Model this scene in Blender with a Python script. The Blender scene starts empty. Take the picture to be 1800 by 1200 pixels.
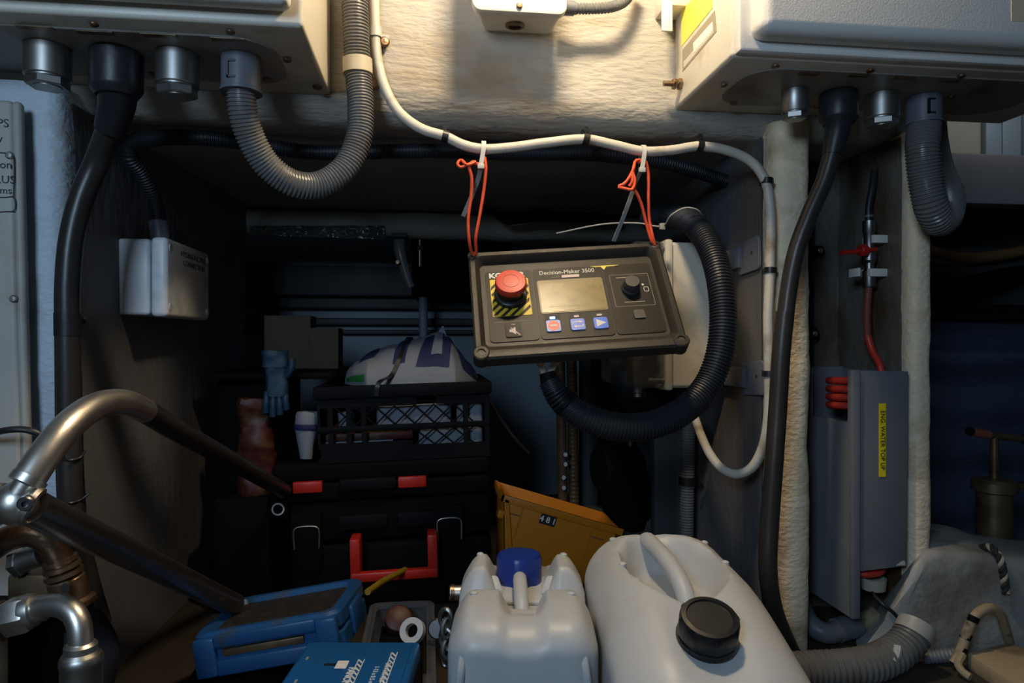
import bpy, bmesh, math, random
from mathutils import Vector, Matrix, noise
random.seed(4)
S = bpy.context.scene
COL = S.collection
# ---------------------------------------------------------------- camera
H = 0.55                      # eye height above the compartment floor
TH = math.radians(7.0)        # the camera looks 7 degrees to the right of square-on
FPX = 1200.0                  # focal length in pixels of the 1800 x 1200 frame
cd = bpy.data.cameras.new('camera'); cam = bpy.data.objects.new('camera', cd); COL.objects.link(cam)
cam.location = (0, 0, H); cam.rotation_euler = (math.radians(90), 0, -TH)
cd.sensor_width = 36; cd.lens = 24; cd.clip_start = 0.02
S.camera = cam
# ---------------------------------------------------------------- light
S.view_settings.view_transform = 'Standard'; S.view_settings.look = 'None'
S.view_settings.gamma = 1; S.view_settings.use_curve_mapping = False
S.view_settings.exposure = 0.0
w = bpy.data.worlds.new('engine_room_air'); S.world = w; w.use_nodes = True
w.node_tree.nodes['Background'].inputs[0].default_value = (0.62, 0.78, 1.0, 1)
w.node_tree.nodes['Background'].inputs[1].default_value = 0.022
def area(name, loc, target, size, size_y, power, col):
    l = bpy.data.lights.new(name, 'AREA'); l.shape = 'RECTANGLE'; l.size = size; l.size_y = size_y
    l.energy = power; l.color = col
    o = bpy.data.objects.new(name, l); COL.objects.link(o); o.location = loc
    o.rotation_euler = (Vector(target) - Vector(loc)).to_track_quat('-Z', 'Y').to_euler()
    return o
WARM, LAMP = (1.0, 0.79, 0.52), 245.0      # the bulkhead lamp's frosted glass is the lamp itself (built with its fixture below)
COOL = (0.55, 0.76, 1.0)
area('open_hatch_light', (-0.53, -0.50, 1.02), (-0.05, 1.10, 0.50), 0.36, 0.36, 10.5, COOL)
area('side_gap_fill', (1.42, 1.32, 1.19), (1.40, 1.6, 1.02), 0.3, 0.05, 0.22, (0.90, 0.95, 1.0))  # unseen fill light added to brighten the panel and frames beyond the post

# ---------------------------------------------------------------- pixel helpers (world z has the floor at 0)
CT, ST = math.cos(TH), math.sin(TH)
def ray(px, py):
    a = (px-900)/FPX; return Vector((a*CT+ST, -a*ST+CT, (600-py)/FPX))
CAM = Vector((0, 0, H))
def PD(px, py, d): return CAM + ray(px, py)*d
def PY(px, py, Y): r = ray(px, py); return CAM + r*(Y/r.y)
def PX(px, py, X): r = ray(px, py); return CAM + r*(X/r.x)
def PZ(px, py, z): r = ray(px, py); return CAM + r*((z-H)/r.z)
def CF(xc, d, z): return Vector((xc*CT+d*ST, -xc*ST+d*CT, z))     # camera-aligned frame, world z
def V(*a): return Vector(a)

# ---------------------------------------------------------------- materials
MATS = {}
def mat(name, col, rough=0.5, metal=0.0, var=0.12, vscale=9.0, bump=0.0, bscale=70.0, dirt=None, dscale=6.0, damt=0.5,
        emis=0.0, trans=0.0, alpha=1.0, coat=0.0, stretch=None, sss=0.0, ior=1.45, spec=0.5):
    m = bpy.data.materials.new(name); m.use_nodes = True; nt = m.node_tree; N = nt.nodes; L = nt.links
    b = N['Principled BSDF']
    b.inputs['Roughness'].default_value = rough; b.inputs['Metallic'].default_value = metal
    b.inputs['IOR'].default_value = ior; b.inputs['Specular IOR Level'].default_value = spec
    tc = N.new('ShaderNodeTexCoord'); src = tc.outputs['Object']
    if stretch:
        mp = N.new('ShaderNodeMapping'); mp.inputs['Scale'].default_value = stretch
        L.new(src, mp.inputs['Vector']); src = mp.outputs['Vector']
    def nz(scale, detail=4.0):
        n = N.new('ShaderNodeTexNoise'); n.inputs['Scale'].default_value = scale; n.inputs['Detail'].default_value = detail
        L.new(src, n.inputs['Vector']); return n.outputs['Fac']
    def mix(fac, c1, c2):
        x = N.new('ShaderNodeMix'); x.data_type = 'RGBA'
        L.new(fac, x.inputs[0])
        for i, c in ((6, c1), (7, c2)):
            if isinstance(c, (tuple, list)): x.inputs[i].default_value = (*c[:3], 1)
            else: L.new(c, x.inputs[i])
        return x.outputs[2]
    c = mix(nz(vscale), [max(0, k*(1-var)) for k in col], [min(1, k*(1+var)) for k in col])
    if dirt:
        r = N.new('ShaderNodeValToRGB'); L.new(nz(dscale, 8.0), r.inputs[0])
        r.color_ramp.elements[0].position = 0.62-damt*0.25; r.color_ramp.elements[1].position = 0.78-damt*0.1
        c = mix(r.outputs[0], c, dirt)
    L.new(c, b.inputs['Base Color'])
    if bump:
        bp = N.new('ShaderNodeBump'); bp.inputs['Strength'].default_value = bump; bp.inputs['Distance'].default_value = 0.004
        L.new(nz(bscale, 6.0), bp.inputs['Height']); L.new(bp.outputs[0], b.inputs['Normal'])
    if emis: b.inputs['Emission Color'].default_value = (*col[:3], 1); b.inputs['Emission Strength'].default_value = emis
    if trans: b.inputs['Transmission Weight'].default_value = trans
    if alpha < 1: b.inputs['Alpha'].default_value = alpha
    if coat: b.inputs['Coat Weight'].default_value = coat
    if sss:
        b.inputs['Subsurface Weight'].default_value = sss; b.inputs['Subsurface Radius'].default_value = (0.02, 0.02, 0.02)
    MATS[name] = m; return m
mat('painted_fibreglass', (0.40, 0.38, 0.335), 0.45, var=0.10, bump=0.9, bscale=75, stretch=(0.55, 1.0, 1.7), dirt=(0.28, 0.21, 0.13), dscale=5, damt=0.25)
mat('post_paint_cool_lit', (0.54, 0.62, 0.70), 0.5, var=0.08, bump=0.7, bscale=80, stretch=(1.0, 1.0, 1.6), dirt=(0.34, 0.33, 0.30), dscale=9, damt=0.25)  # same paint as the pillars, with the bluish light put into its colour
mat('pillar_paint_warm_lit', (0.88, 0.73, 0.52), 0.6, var=0.12, bump=0.8, bscale=80, stretch=(1.0, 1.0, 1.6), dirt=(0.42, 0.30, 0.17), dscale=9, damt=0.4)  # warm lamplight put into the base colour; the brown stains are dirt
mat('recess_shade_paint', (0.115, 0.12, 0.135), 0.5, var=0.12, bump=0.5, bscale=60, dirt=(0.16, 0.12, 0.08), dscale=4, damt=0.35, stretch=(1, 1, 0.35))  # base colour darkened to carry the shade of the recess
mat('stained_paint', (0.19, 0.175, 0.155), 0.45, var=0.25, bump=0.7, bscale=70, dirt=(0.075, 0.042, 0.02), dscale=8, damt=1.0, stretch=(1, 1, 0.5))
mat('locker_paint', (0.43, 0.42, 0.39), 0.5, var=0.08, bump=0.1, bscale=60, dirt=(0.30, 0.24, 0.16), dscale=9, damt=0.35)
mat('blue_grey_paint', (0.36, 0.36, 0.345), 0.45, var=0.15, bump=0.6, bscale=60, dirt=(0.10, 0.07, 0.05), dscale=6, damt=0.4)
mat('bilge_floor', (0.042, 0.033, 0.024), 0.6, var=0.3, bump=0.3, bscale=40, dirt=(0.018, 0.014, 0.010), dscale=5, damt=0.6)
mat('dark_wall', (0.05, 0.056, 0.062), 0.6, var=0.2, bump=0.2, bscale=30)
mat('hull_blue', (0.19, 0.25, 0.30), 0.5, var=0.15, bump=0.2, bscale=25)
mat('enclosure_cream', (0.66, 0.62, 0.53), 0.38, var=0.04, bump=0.08, bscale=400, dirt=(0.38, 0.30, 0.2), dscale=12, damt=0.15)
mat('enclosure_grey', (0.74, 0.72, 0.68), 0.30, var=0.04, bump=0.12, bscale=350)
mat('gland_grey_plate', (0.33, 0.31, 0.28), 0.42, var=0.06, dirt=(0.14, 0.09, 0.05), dscale=10, damt=0.25)
mat('steel', (0.42, 0.41, 0.39), 0.42, 1.0, var=0.15, vscale=30)
mat('polished_steel', (0.70, 0.66, 0.60), 0.38, 1.0, var=0.10, vscale=40, bump=0.03, bscale=200)
mat('dark_steel', (0.24, 0.23, 0.23), 0.38, 1.0, var=0.2, vscale=20)
mat('lid_dark', (0.022, 0.019, 0.016), 0.5, var=0.4, vscale=30, dirt=(0.06, 0.05, 0.04), dscale=60, damt=0.2)
mat('rail_dark_side', (0.05, 0.048, 0.05), 0.34, 0.6, var=0.3, vscale=20)  # dark copy of the rail steel: shade and dark reflections in the colour
mat('rusty_steel', (0.32, 0.22, 0.14), 0.36, 0.85, var=0.4, vscale=25, bump=0.2, bscale=120, dirt=(0.16, 0.07, 0.025), dscale=30, damt=0.7)
mat('brown_brass', (0.22, 0.15, 0.085), 0.42, 0.7, var=0.35, vscale=25, dirt=(0.08, 0.045, 0.02), dscale=18, damt=0.6)
mat('black_rubber', (0.018, 0.018, 0.022), 0.42, var=0.3, bump=0.1, bscale=90)
mat('black_sheath', (0.03, 0.027, 0.026), 0.36, var=0.3, bump=0.08, bscale=60)
mat('black_corrugated', (0.017, 0.019, 0.025), 0.46, var=0.2)
mat('grey_corrugated', (0.14, 0.14, 0.14), 0.30, var=0.12, dirt=(0.10, 0.085, 0.06), dscale=14, damt=0.3)
mat('grey_plastic', (0.13, 0.14, 0.165), 0.42, var=0.1)
mat('cream_collar', (0.52, 0.47, 0.36), 0.45)
mat('white_cable', (0.56, 0.53, 0.46), 0.45, var=0.08, dirt=(0.30, 0.22, 0.13), dscale=22, damt=0.3)
mat('white_plastic', (0.74, 0.72, 0.66), 0.35, var=0.03, dirt=(0.5, 0.42, 0.3), dscale=15, damt=0.12)
mat('cool_white_plastic', (0.74, 0.76, 0.78), 0.38, var=0.04, dirt=(0.35, 0.45, 0.52), dscale=14, damt=0.2)
mat('nylon_tie', (0.50, 0.50, 0.48), 0.4, var=0.06)
mat('grey_tie', (0.34, 0.34, 0.33), 0.45, var=0.06)
mat('orange_cord', (0.80, 0.10, 0.035), 0.5, var=0.12, vscale=90)
mat('panel_black', (0.030, 0.026, 0.021), 0.45, spec=0.35, var=0.15, vscale=20, bump=0.08, bscale=300)
mat('panel_fascia', (0.014, 0.012, 0.0105), 0.45, spec=0.25, var=0.12, vscale=30)
mat('panel_line', (0.018, 0.016, 0.014), 0.5)
mat('pure_black', (0.012, 0.012, 0.013), 0.4)
mat('soft_black', (0.005, 0.0052, 0.0068), 0.6, spec=0.10, var=0.25)
mat('case_black', (0.0035, 0.0036, 0.0044), 0.7, spec=0.07, var=0.3, bump=0.05, bscale=300)
mat('stop_red', (0.60, 0.045, 0.022), 0.42, var=0.04)
mat('stop_red_ring', (0.40, 0.02, 0.015), 0.5)
mat('warning_yellow', (0.72, 0.52, 0.04), 0.5, var=0.1)
mat('lcd_olive', (0.20, 0.15, 0.042), 0.30, var=0.30, vscale=55, dirt=(0.13, 0.09, 0.024), dscale=60, damt=0.5)
mat('lcd_frame', (0.20, 0.15, 0.06), 0.4)
mat('print_white', (0.72, 0.70, 0.66), 0.6)
mat('print_tan', (0.30, 0.26, 0.19), 0.6)
mat('print_pink', (0.62, 0.48, 0.45), 0.5)
mat('print_black', (0.015, 0.014, 0.013), 0.6)
mat('print_brown', (0.10, 0.06, 0.035), 0.7)
mat('button_blue', (0.03, 0.13, 0.62), 0.35, var=0.05, emis=0.10)
mat('led_blue', (0.10, 0.35, 1.0), 0.3, emis=9.0)
mat('button_red', (0.75, 0.05, 0.05), 0.4, emis=0.12)
mat('tool_red', (0.42, 0.018, 0.010), 0.38, var=0.08)
mat('hose_red', (0.55, 0.04, 0.025), 0.40, var=0.15)
mat('hose_rust', (0.24, 0.075, 0.045), 0.5, var=0.2)
mat('tool_blue', (0.012, 0.07, 0.20), 0.38, var=0.15, vscale=14, dirt=(0.05, 0.06, 0.07), dscale=22, damt=0.2)
mat('case_blue', (0.008, 0.09, 0.26), 0.36, var=0.06)
mat('cap_blue', (0.012, 0.035, 0.22), 0.32, var=0.06)
mat('bin_yellow', (0.50, 0.17, 0.010), 0.42, var=0.1)
mat('can_hdpe', (0.48, 0.485, 0.485), 0.40, var=0.04, vscale=6, dirt=(0.33, 0.30, 0.22), dscale=7, damt=0.22, sss=0.12, bump=0.03, bscale=160)
mat('cap_black', (0.010, 0.010, 0.011), 0.33)
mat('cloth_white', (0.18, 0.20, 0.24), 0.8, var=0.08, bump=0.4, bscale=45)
mat('cloth_navy', (0.012, 0.016, 0.075), 0.75, var=0.2, bump=0.3, bscale=60)
mat('cloth_green', (0.01, 0.16, 0.035), 0.7)
mat('cardboard', (0.07, 0.05, 0.032), 0.75, var=0.2, bump=0.1, bscale=60)
mat('glove_blue', (0.006, 0.030, 0.066), 0.55, var=0.2)
mat('bag_red', (0.045, 0.005, 0.004), 0.5, var=0.4, vscale=40, dirt=(0.07, 0.042, 0.008), dscale=30, damt=0.5)
mat('clear_plastic', (0.80, 0.84, 0.88), 0.10, alpha=0.22, var=0.0)
mat('smoky_plastic', (0.13, 0.135, 0.145), 0.12, alpha=0.35, var=0.0)
mat('silver_foil', (0.20, 0.20, 0.19), 0.34, 0.6, var=0.3, vscale=40, bump=1.0, bscale=50)
mat('hose_box_grey', (0.175, 0.18, 0.20), 0.45, var=0.08, dirt=(0.24, 0.24, 0.24), dscale=9, damt=0.1)
mat('label_yellow', (0.95, 0.72, 0.02), 0.45, var=0.06)
mat('decal_yellow', (0.80, 0.66, 0.10), 0.45, var=0.04)
mat('navy_sheet', (0.05, 0.066, 0.115), 0.42, var=0.25, vscale=5, bump=0.9, bscale=22, stretch=(1.0, 1.0, 5.0))
mat('beam_grey', (0.20, 0.20, 0.215), 0.5, var=0.06)
mat('panel_beige', (0.48, 0.43, 0.34), 0.5, var=0.05)
mat('frame_pale_blue', (0.36, 0.44, 0.50), 0.45, var=0.06)
mat('rope_dark', (0.035, 0.03, 0.028), 0.8, var=0.3)
mat('rope_white', (0.42, 0.38, 0.30), 0.8, var=0.2)
mat('beige_hose', (0.36, 0.29, 0.19), 0.55, var=0.2, dirt=(0.05, 0.04, 0.03), dscale=45, damt=0.35)
mat('beige_board', (0.40, 0.32, 0.20), 0.6, var=0.18, bump=0.3, bscale=50, dirt=(0.12, 0.09, 0.06), dscale=14, damt=0.4)
mat('pipe_brown', (0.16, 0.085, 0.035), 0.45, var=0.3)
mat('lamp_glass', WARM, 0.4, emis=LAMP, var=0.0)
mat('yellow_cord', (0.26, 0.18, 0.012), 0.5)
mat('marker_ink', (0.06, 0.05, 0.045), 0.8)
mat('wire_cream', (0.50, 0.46, 0.36), 0.5)
mat('dial_grey', (0.045, 0.042, 0.04), 0.45)

# ---------------------------------------------------------------- shapes: each returns (verts, faces)
def xf(vf, M):
    return [M @ Vector(v) for v in vf[0]], vf[1]
def join(*vfs):
    Vs, Fs = [], []
    for v, f in vfs:
        n = len(Vs); Vs += list(v); Fs += [tuple(i+n for i in q) for q in f]
    return Vs, Fs
def _ext(bm):
    bm.verts.index_update()
    r = ([v.co.copy() for v in bm.verts], [tuple(v.index for v in f.verts) for f in bm.faces]); bm.free(); return r
def hexa(c, bev=0.0, seg=2):
    """box from 8 corners: bottom 4 (ccw) then top 4"""
    bm = bmesh.new(); vs = [bm.verts.new(Vector(p)) for p in c]
    for q in ((3,2,1,0), (4,5,6,7), (0,1,5,4), (1,2,6,5), (2,3,7,6), (3,0,4,7)): bm.faces.new([vs[i] for i in q])
    bmesh.ops.recalc_face_normals(bm, faces=bm.faces)
    if bev: bmesh.ops.bevel(bm, geom=list(bm.edges), offset=bev, segments=seg, profile=0.5, affect='EDGES')
    return _ext(bm)
def box(x0, x1, y0, y1, z0, z1, bev=0.0, seg=2):
    return hexa([(x0,y0,z0), (x1,y0,z0), (x1,y1,z0), (x0,y1,z0), (x0,y0,z1), (x1,y0,z1), (x1,y1,z1), (x0,y1,z1)], bev, seg)
def prism(poly, t, bev=0.0, seg=2):
    """2D outline in local xy, extruded 0..t in local z"""
    bm = bmesh.new(); n = len(poly)
    a = [bm.verts.new((p[0], p[1], 0)) for p in poly]; b = [bm.verts.new((p[0], p[1], t)) for p in poly]
    bm.faces.new(a[::-1]); top = bm.faces.new(b)
    for i in range(n): bm.faces.new((a[i], a[(i+1) % n], b[(i+1) % n], b[i]))
    bmesh.ops.recalc_face_normals(bm, faces=bm.faces)
    if bev:
        es = [e for f in bm.faces if len(f.verts) == n for e in f.edges]
        bmesh.ops.bevel(bm, geom=list(set(es)), offset=bev, segments=seg, profile=0.5, affect='EDGES')
    return _ext(bm)
def rrect(w, h, r, n=5, cx=0, cy=0):
    p = []
    for sx, sy, a0 in ((1,1,0), (-1,1,90), (-1,-1,180), (1,-1,270)):
        for k in range(n+1):
            a = math.radians(a0+90*k/n); p.append((cx+sx*(w/2-r)+r*math.cos(a), cy+sy*(h/2-r)+r*math.sin(a)))
    return p
def ring_frame(outer, inner, t):
    """flat frame between two outlines with the same point count, local z 0..t"""
    n = len(outer); v = [(p[0],p[1],z) for z in (0,t) for o in (outer,inner) for p in o]; f = []
    for i in range(n):
        j = (i+1) % n
        f += [(i, n+i, n+j, j), (2*n+i, 2*n+j, 3*n+j, 3*n+i), (i, j, 2*n+j, 2*n+i), (n+i, 3*n+i, 3*n+j, n+j)]
    return v, f
def frame(o, x, y):
    x = Vector(x).normalized(); z = x.cross(Vector(y)).normalized(); y = z.cross(x)
    return Matrix(((x.x,y.x,z.x,o[0]), (x.y,y.y,z.y,o[1]), (x.z,y.z,z.z,o[2]), (0,0,0,1)))
def axis(o, z, up=None):
    z = Vector(z).normalized(); u = Vector(up) if up else (Vector((0,0,1)) if abs(z.z) < 0.9 else Vector((1,0,0)))
    x = u.cross(z).normalized(); y = z.cross(x)
    return Matrix(((x.x,y.x,z.x,o[0]), (x.y,y.y,z.y,o[1]), (x.z,y.z,z.z,o[2]), (0,0,0,1)))
def lathe(prof, seg=24, M=None, rfun=None):
    v, f = [], []
    for r, z in prof:
        for k in range(seg):
            a = 2*math.pi*k/seg; rr = r*(rfun(a, z) if rfun else 1); v.append(Vector((rr*math.cos(a), rr*math.sin(a), z)))
    for i in range(len(prof)-1):
        for k in range(seg):
            j = (k+1) % seg; f.append((i*seg+k, i*seg+j, (i+1)*seg+j, (i+1)*seg+k))
    if prof[0][0] > 1e-6: f.append(tuple(range(seg))[::-1])
    if prof[-1][0] > 1e-6: f.append(tuple((len(prof)-1)*seg+k for k in range(seg)))
    return xf((v, f), M) if M else (v, f)
def smooth_path(pts, step=0.006):
    pts = [Vector(p) for p in pts]
    if len(pts) == 2: dense = [pts[0].lerp(pts[1], k/40) for k in range(41)]
    else:
        P = [pts[0]*2-pts[1]]+pts+[pts[-1]*2-pts[-2]]; dense = []
        for i in range(1, len(P)-2):
            p0, p1, p2, p3 = P[i-1:i+3]
            t1 = (p1-p0).length**0.5 or 1e-4; t2 = (p2-p1).length**0.5 or 1e-4; t3 = (p3-p2).length**0.5 or 1e-4
            m1 = ((p1-p0)/t1-(p2-p0)/(t1+t2)+(p2-p1)/t2)*t2; m2 = ((p2-p1)/t2-(p3-p1)/(t2+t3)+(p3-p2)/t3)*t2
            for k in range(24):
                s = k/24; s2 = s*s; s3 = s2*s
                dense.append(p1*(2*s3-3*s2+1)+m1*(s3-2*s2+s)+p2*(-2*s3+3*s2)+m2*(s3-s2))
        dense.append(pts[-1])
    acc = [0]
    for a, b in zip(dense, dense[1:]): acc.append(acc[-1]+(b-a).length)
    n = max(2, int(round(acc[-1]/step))); out = []; j = 0
    for k in range(n+1):
        s = acc[-1]*k/n
        while j < len(acc)-2 and acc[j+1] < s: j += 1
        d = acc[j+1]-acc[j]; out.append(dense[j].lerp(dense[j+1], (s-acc[j])/d if d else 0))
    return out, acc[-1]
def tube(pts, r, seg=14, step=0.006, rib=None, cap=True, squash=None):
    """swept tube; rib=(pitch, depth) makes a corrugated hose; r may be a function of 0..1"""
    if rib: step = rib[0]/4.0
    p, L = smooth_path(pts, step); n = len(p); v, f = [], []
    T = [((p[min(i+1,n-1)]-p[max(i-1,0)])).normalized() for i in range(n)]
    u = T[0].orthogonal().normalized()
    for i in range(n):
        u = (u-T[i]*u.dot(T[i])).normalized(); b = T[i].cross(u)
        rr = r(i/(n-1)) if callable(r) else r
        if rib: rr -= (0, 0, rib[1], rib[1])[i % 4]
        for k in range(seg):
            a = 2*math.pi*k/seg; v.append(p[i]+(u*math.cos(a)+b*math.sin(a))*rr)
    for i in range(n-1):
        for k in range(seg):
            j = (k+1) % seg; f.append((i*seg+k, i*seg+j, (i+1)*seg+j, (i+1)*seg+k))
    if cap: f.append(tuple(range(seg))[::-1]); f.append(tuple((n-1)*seg+k for k in range(seg)))
    return v, f
def strip(pts, w, t, wdir, step=0.006):
    """flat strap along a path, width w along wdir"""
    p, L = smooth_path(pts, step); n = len(p); wd = Vector(wdir).normalized(); v, f = [], []
    for i in range(n):
        T = (p[min(i+1,n-1)]-p[max(i-1,0)]).normalized(); x = (wd-T*wd.dot(T)).normalized(); z = T.cross(x)
        for sx, sz in ((-1,-1), (1,-1), (1,1), (-1,1)): v.append(p[i]+x*sx*w/2+z*sz*t/2)
    for i in range(n-1):
        for k in range(4): j = (k+1) % 4; f.append((i*4+k, i*4+j, (i+1)*4+j, (i+1)*4+k))
    f += [(3,2,1,0), tuple((n-1)*4+k for k in range(4))]
    return v, f
def grid(fn, nu, nv, wrap=False):
    v = [Vector(fn(i/nu, j/nv)) for j in range(nv+1) for i in range(nu+1)]
    f = [(j*(nu+1)+i, j*(nu+1)+i+1, (j+1)*(nu+1)+i+1, (j+1)*(nu+1)+i) for j in range(nv) for i in range(nu)]
    return v, f
def bulk(p, amp=0.003, sc=9.0):
    return noise.noise(p*sc)*amp + noise.noise(p*sc*2.7)*amp*0.45 + noise.noise(p*sc*7)*amp*0.22
def lumpy(vf, amp=0.003, sc=9.0):
    """push a finely divided surface in and out like hand-laid glass and paint"""
    me = bpy.data.meshes.new('tmp'); me.from_pydata([tuple(v) for v in vf[0]], [], vf[1]); me.update()
    bm = bmesh.new(); bm.from_mesh(me); bpy.data.meshes.remove(me)
    bmesh.ops.remove_doubles(bm, verts=bm.verts, dist=1e-5); bmesh.ops.recalc_face_normals(bm, faces=bm.faces); bm.normal_update()
    off = [v.normal*bulk(v.co, amp, sc) for v in bm.verts]
    for v, o in zip(bm.verts, off): v.co += o
    return _ext(bm)
def rblock(x0, x1, y0, y1, z0, z1, r, step=0.012, shear=None, n=4):
    """vertical rounded column with a finely divided skin; shear(p) moves points"""
    o = rrect(x1-x0, y1-y0, r, n, (x0+x1)/2, (y0+y1)/2); o2 = []
    for a, b in zip(o, o[1:]+o[:1]):
        k = max(1, int(math.dist(a, b)/step))
        o2 += [(a[0]+(b[0]-a[0])*i/k, a[1]+(b[1]-a[1])*i/k) for i in range(k)]
    m = len(o2); nz = max(1, int((z1-z0)/step)); v = []; f = []
    for j in range(nz+1):
        for q in o2:
            p = Vector((q[0], q[1], z0+(z1-z0)*j/nz)); v.append(shear(p) if shear else p)
    for j in range(nz):
        for i in range(m): k = (i+1) % m; f.append((j*m+i, j*m+k, (j+1)*m+k, (j+1)*m+i))
    f += [tuple(range(m))[::-1], tuple(nz*m+i for i in range(m))]
    return v, f

# ---------------------------------------------------------------- objects
ORG = {}
def _mesh(name, vf, m, org, ang=35):
    me = bpy.data.meshes.new(name)
    me.from_pydata([tuple(Vector(v)-org) for v in vf[0]], [], [tuple(q) for q in vf[1]]); me.update()
    bm = bmesh.new(); bm.from_mesh(me); bmesh.ops.recalc_face_normals(bm, faces=bm.faces); bm.to_mesh(me); bm.free()
    me.polygons.foreach_set('use_smooth', [True]*len(me.polygons)); me.set_sharp_from_angle(angle=math.radians(ang))
    me.materials.append(MATS[m])
    return me
def tag(o, label, cat, group=None):
    o['label'] = label; o['category'] = cat
    if group: o['group'] = group
    return o
def thing(name, label, cat, loc, group=None):
    o = bpy.data.objects.new(name, None); o.empty_display_size = 0.02; COL.objects.link(o)
    o.location = loc; ORG[o.name] = Vector(loc); return tag(o, label, cat, group)
def part(name, vf, m, parent, label=None, ang=35, kind=None):
    org = ORG[parent.name]; o = bpy.data.objects.new(name, _mesh(name, vf, m, org, ang)); COL.objects.link(o)
    o.parent = parent; ORG[o.name] = org
    if label: o['label'] = label
    if kind: o['kind'] = kind
    return o
def single(name, vf, m, label, cat, group=None, ang=35):
    xs = [Vector(v) for v in vf[0]]
    c = Vector(((min(v.x for v in xs)+max(v.x for v in xs))/2, (min(v.y for v in xs)+max(v.y for v in xs))/2, min(v.z for v in xs)))
    o = bpy.data.objects.new(name, _mesh(name, vf, m, c, ang)); COL.objects.link(o); o.location = c; ORG[o.name] = c
    return tag(o, label, cat, group)
def struct(name, vf, m, ang=40):
    o = bpy.data.objects.new(name, _mesh(name, vf, m, Vector((0,0,0)), ang)); COL.objects.link(o)
    o['kind'] = 'structure'; ORG[o.name] = Vector((0,0,0)); return o
def text(body, size, M, m, parent, name='lettering', sx=1.0, ext=0.0003, bold=0.0):
    c = bpy.data.curves.new('t', 'FONT'); c.body = body; c.size = size; c.align_x = 'CENTER'; c.align_y = 'CENTER'; c.extrude = ext
    c.resolution_u = 3; c.offset = bold
    t = bpy.data.objects.new('t', c); COL.objects.link(t)
    bpy.context.view_layer.update()
    me = bpy.data.meshes.new_from_object(t.evaluated_get(bpy.context.evaluated_depsgraph_get()))
    vs = [M @ Vector((v.co.x*sx, v.co.y, v.co.z)) for v in me.vertices]; fs = [tuple(p.vertices) for p in me.polygons]
    bpy.data.objects.remove(t); bpy.data.curves.remove(c); bpy.data.meshes.remove(me)
    return part(name, (vs, fs), m, parent)
def slab4(p, n, t, lift=0.0):
    """thin plate from 4 coplanar corners, thickness t along n"""
    n = Vector(n).normalized(); q = [Vector(k)+n*lift for k in p]
    return hexa(q+[k+n*t for k in q])
def cyl(o, d, r, l, seg=20, bev=0.0):
    pr = [(r,0),(r,l)] if not bev else [(r-bev,0),(r,bev),(r,l-bev),(r-bev,l)]
    return lathe(pr, seg, axis(o, d))
def hexnut(o, d, r, l): return lathe([(r*0.94,0),(r,l*0.12),(r,l*0.88),(r*0.94,l)], 6, axis(o, d))
def screw(o, d, r): return lathe([(r,0),(r,r*0.25),(r*0.7,r*0.5),(0,r*0.55)], 12, axis(o, d))
# ================================================================ the compartment
YF = 1.15                     # front of the fascia wall
ZU = H+0.368                  # underside of the fascia
ZB = H+0.405                  # underside of the two switch boxes
# fascia wall with a rounded lower lip that turns into the recess ceiling
def fascia_profile():
    pr = [(YF, 1.62-0.012*k) for k in range(int((1.62-ZU-0.05)/0.012)+1)]
    for k in range(9):
        a = math.radians(90*k/8); pr.append((YF+0.05-0.05*math.cos(a), ZU+0.05-0.05*math.sin(a)))
    y = YF+0.06
    while y < 2.45: pr.append((y, ZU)); y += 0.02 if y < 1.5 else 0.08
    return pr
_pr = fascia_profile(); _n = len(_pr)-1
struct('wall_upper', lumpy(grid(lambda u, v: (-1.3+u*2.195, _pr[int(round(v*_n))][0], _pr[int(round(v*_n))][1]), 190, _n), 0.0042, 8), 'painted_fibreglass')
struct('wall_upper_end', box(0.885, 0.895, YF+0.012, 2.45, ZU+0.012, 1.62), 'recess_shade_paint')
# side partitions of the recess (their front edges are the posts)
def lean(p):
    t = min(1, max(0, (p.z-0.2)/0.75)); k = (p.y-1.13)/0.78
    return Vector((p.x + 0.022*(1-t)*(1-k) + 0.06*k, p.y, p.z))
wl = struct('wall_left', lumpy(rblock(-0.665, -0.553, 1.10, 1.91, -0.01, ZU+0.02, 0.022, 0.014, lean), 0.0045, 7), 'post_paint_cool_lit')
wr = struct('wall_right', lumpy(rblock(0.603, 0.672, 1.125, 1.80, -0.01, ZU+0.02, 0.024, 0.012), 0.0045, 9), 'pillar_paint_warm_lit')
# dark skins over the recess sides, with the shade put into their colour
struct('wall_left_shade_skin', lumpy(grid(lambda u, v: lean(Vector((-0.546, 1.13+u*0.77, v*ZU))), 60, 60), 0.002, 6), 'recess_shade_paint')
struct('wall_right_shade_skin', lumpy(grid(lambda u, v: (0.594, 1.16+u*0.62, v*ZU), 40, 60), 0.002, 6), 'recess_shade_paint')
struct('trim_1', lumpy(rblock(0.853, 0.895, 1.115, 1.42, 0.0, ZU+0.01, 0.016, 0.011), 0.003, 9), 'pillar_paint_warm_lit')
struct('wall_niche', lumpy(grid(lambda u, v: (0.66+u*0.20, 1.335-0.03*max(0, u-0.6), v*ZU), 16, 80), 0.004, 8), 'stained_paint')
struct('wall_niche_side', lumpy(grid(lambda u, v: (0.8455-0.003*math.sin(math.pi*u), 1.135+u*0.205, v*ZU), 20, 80), 0.004, 9), 'stained_paint')
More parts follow.
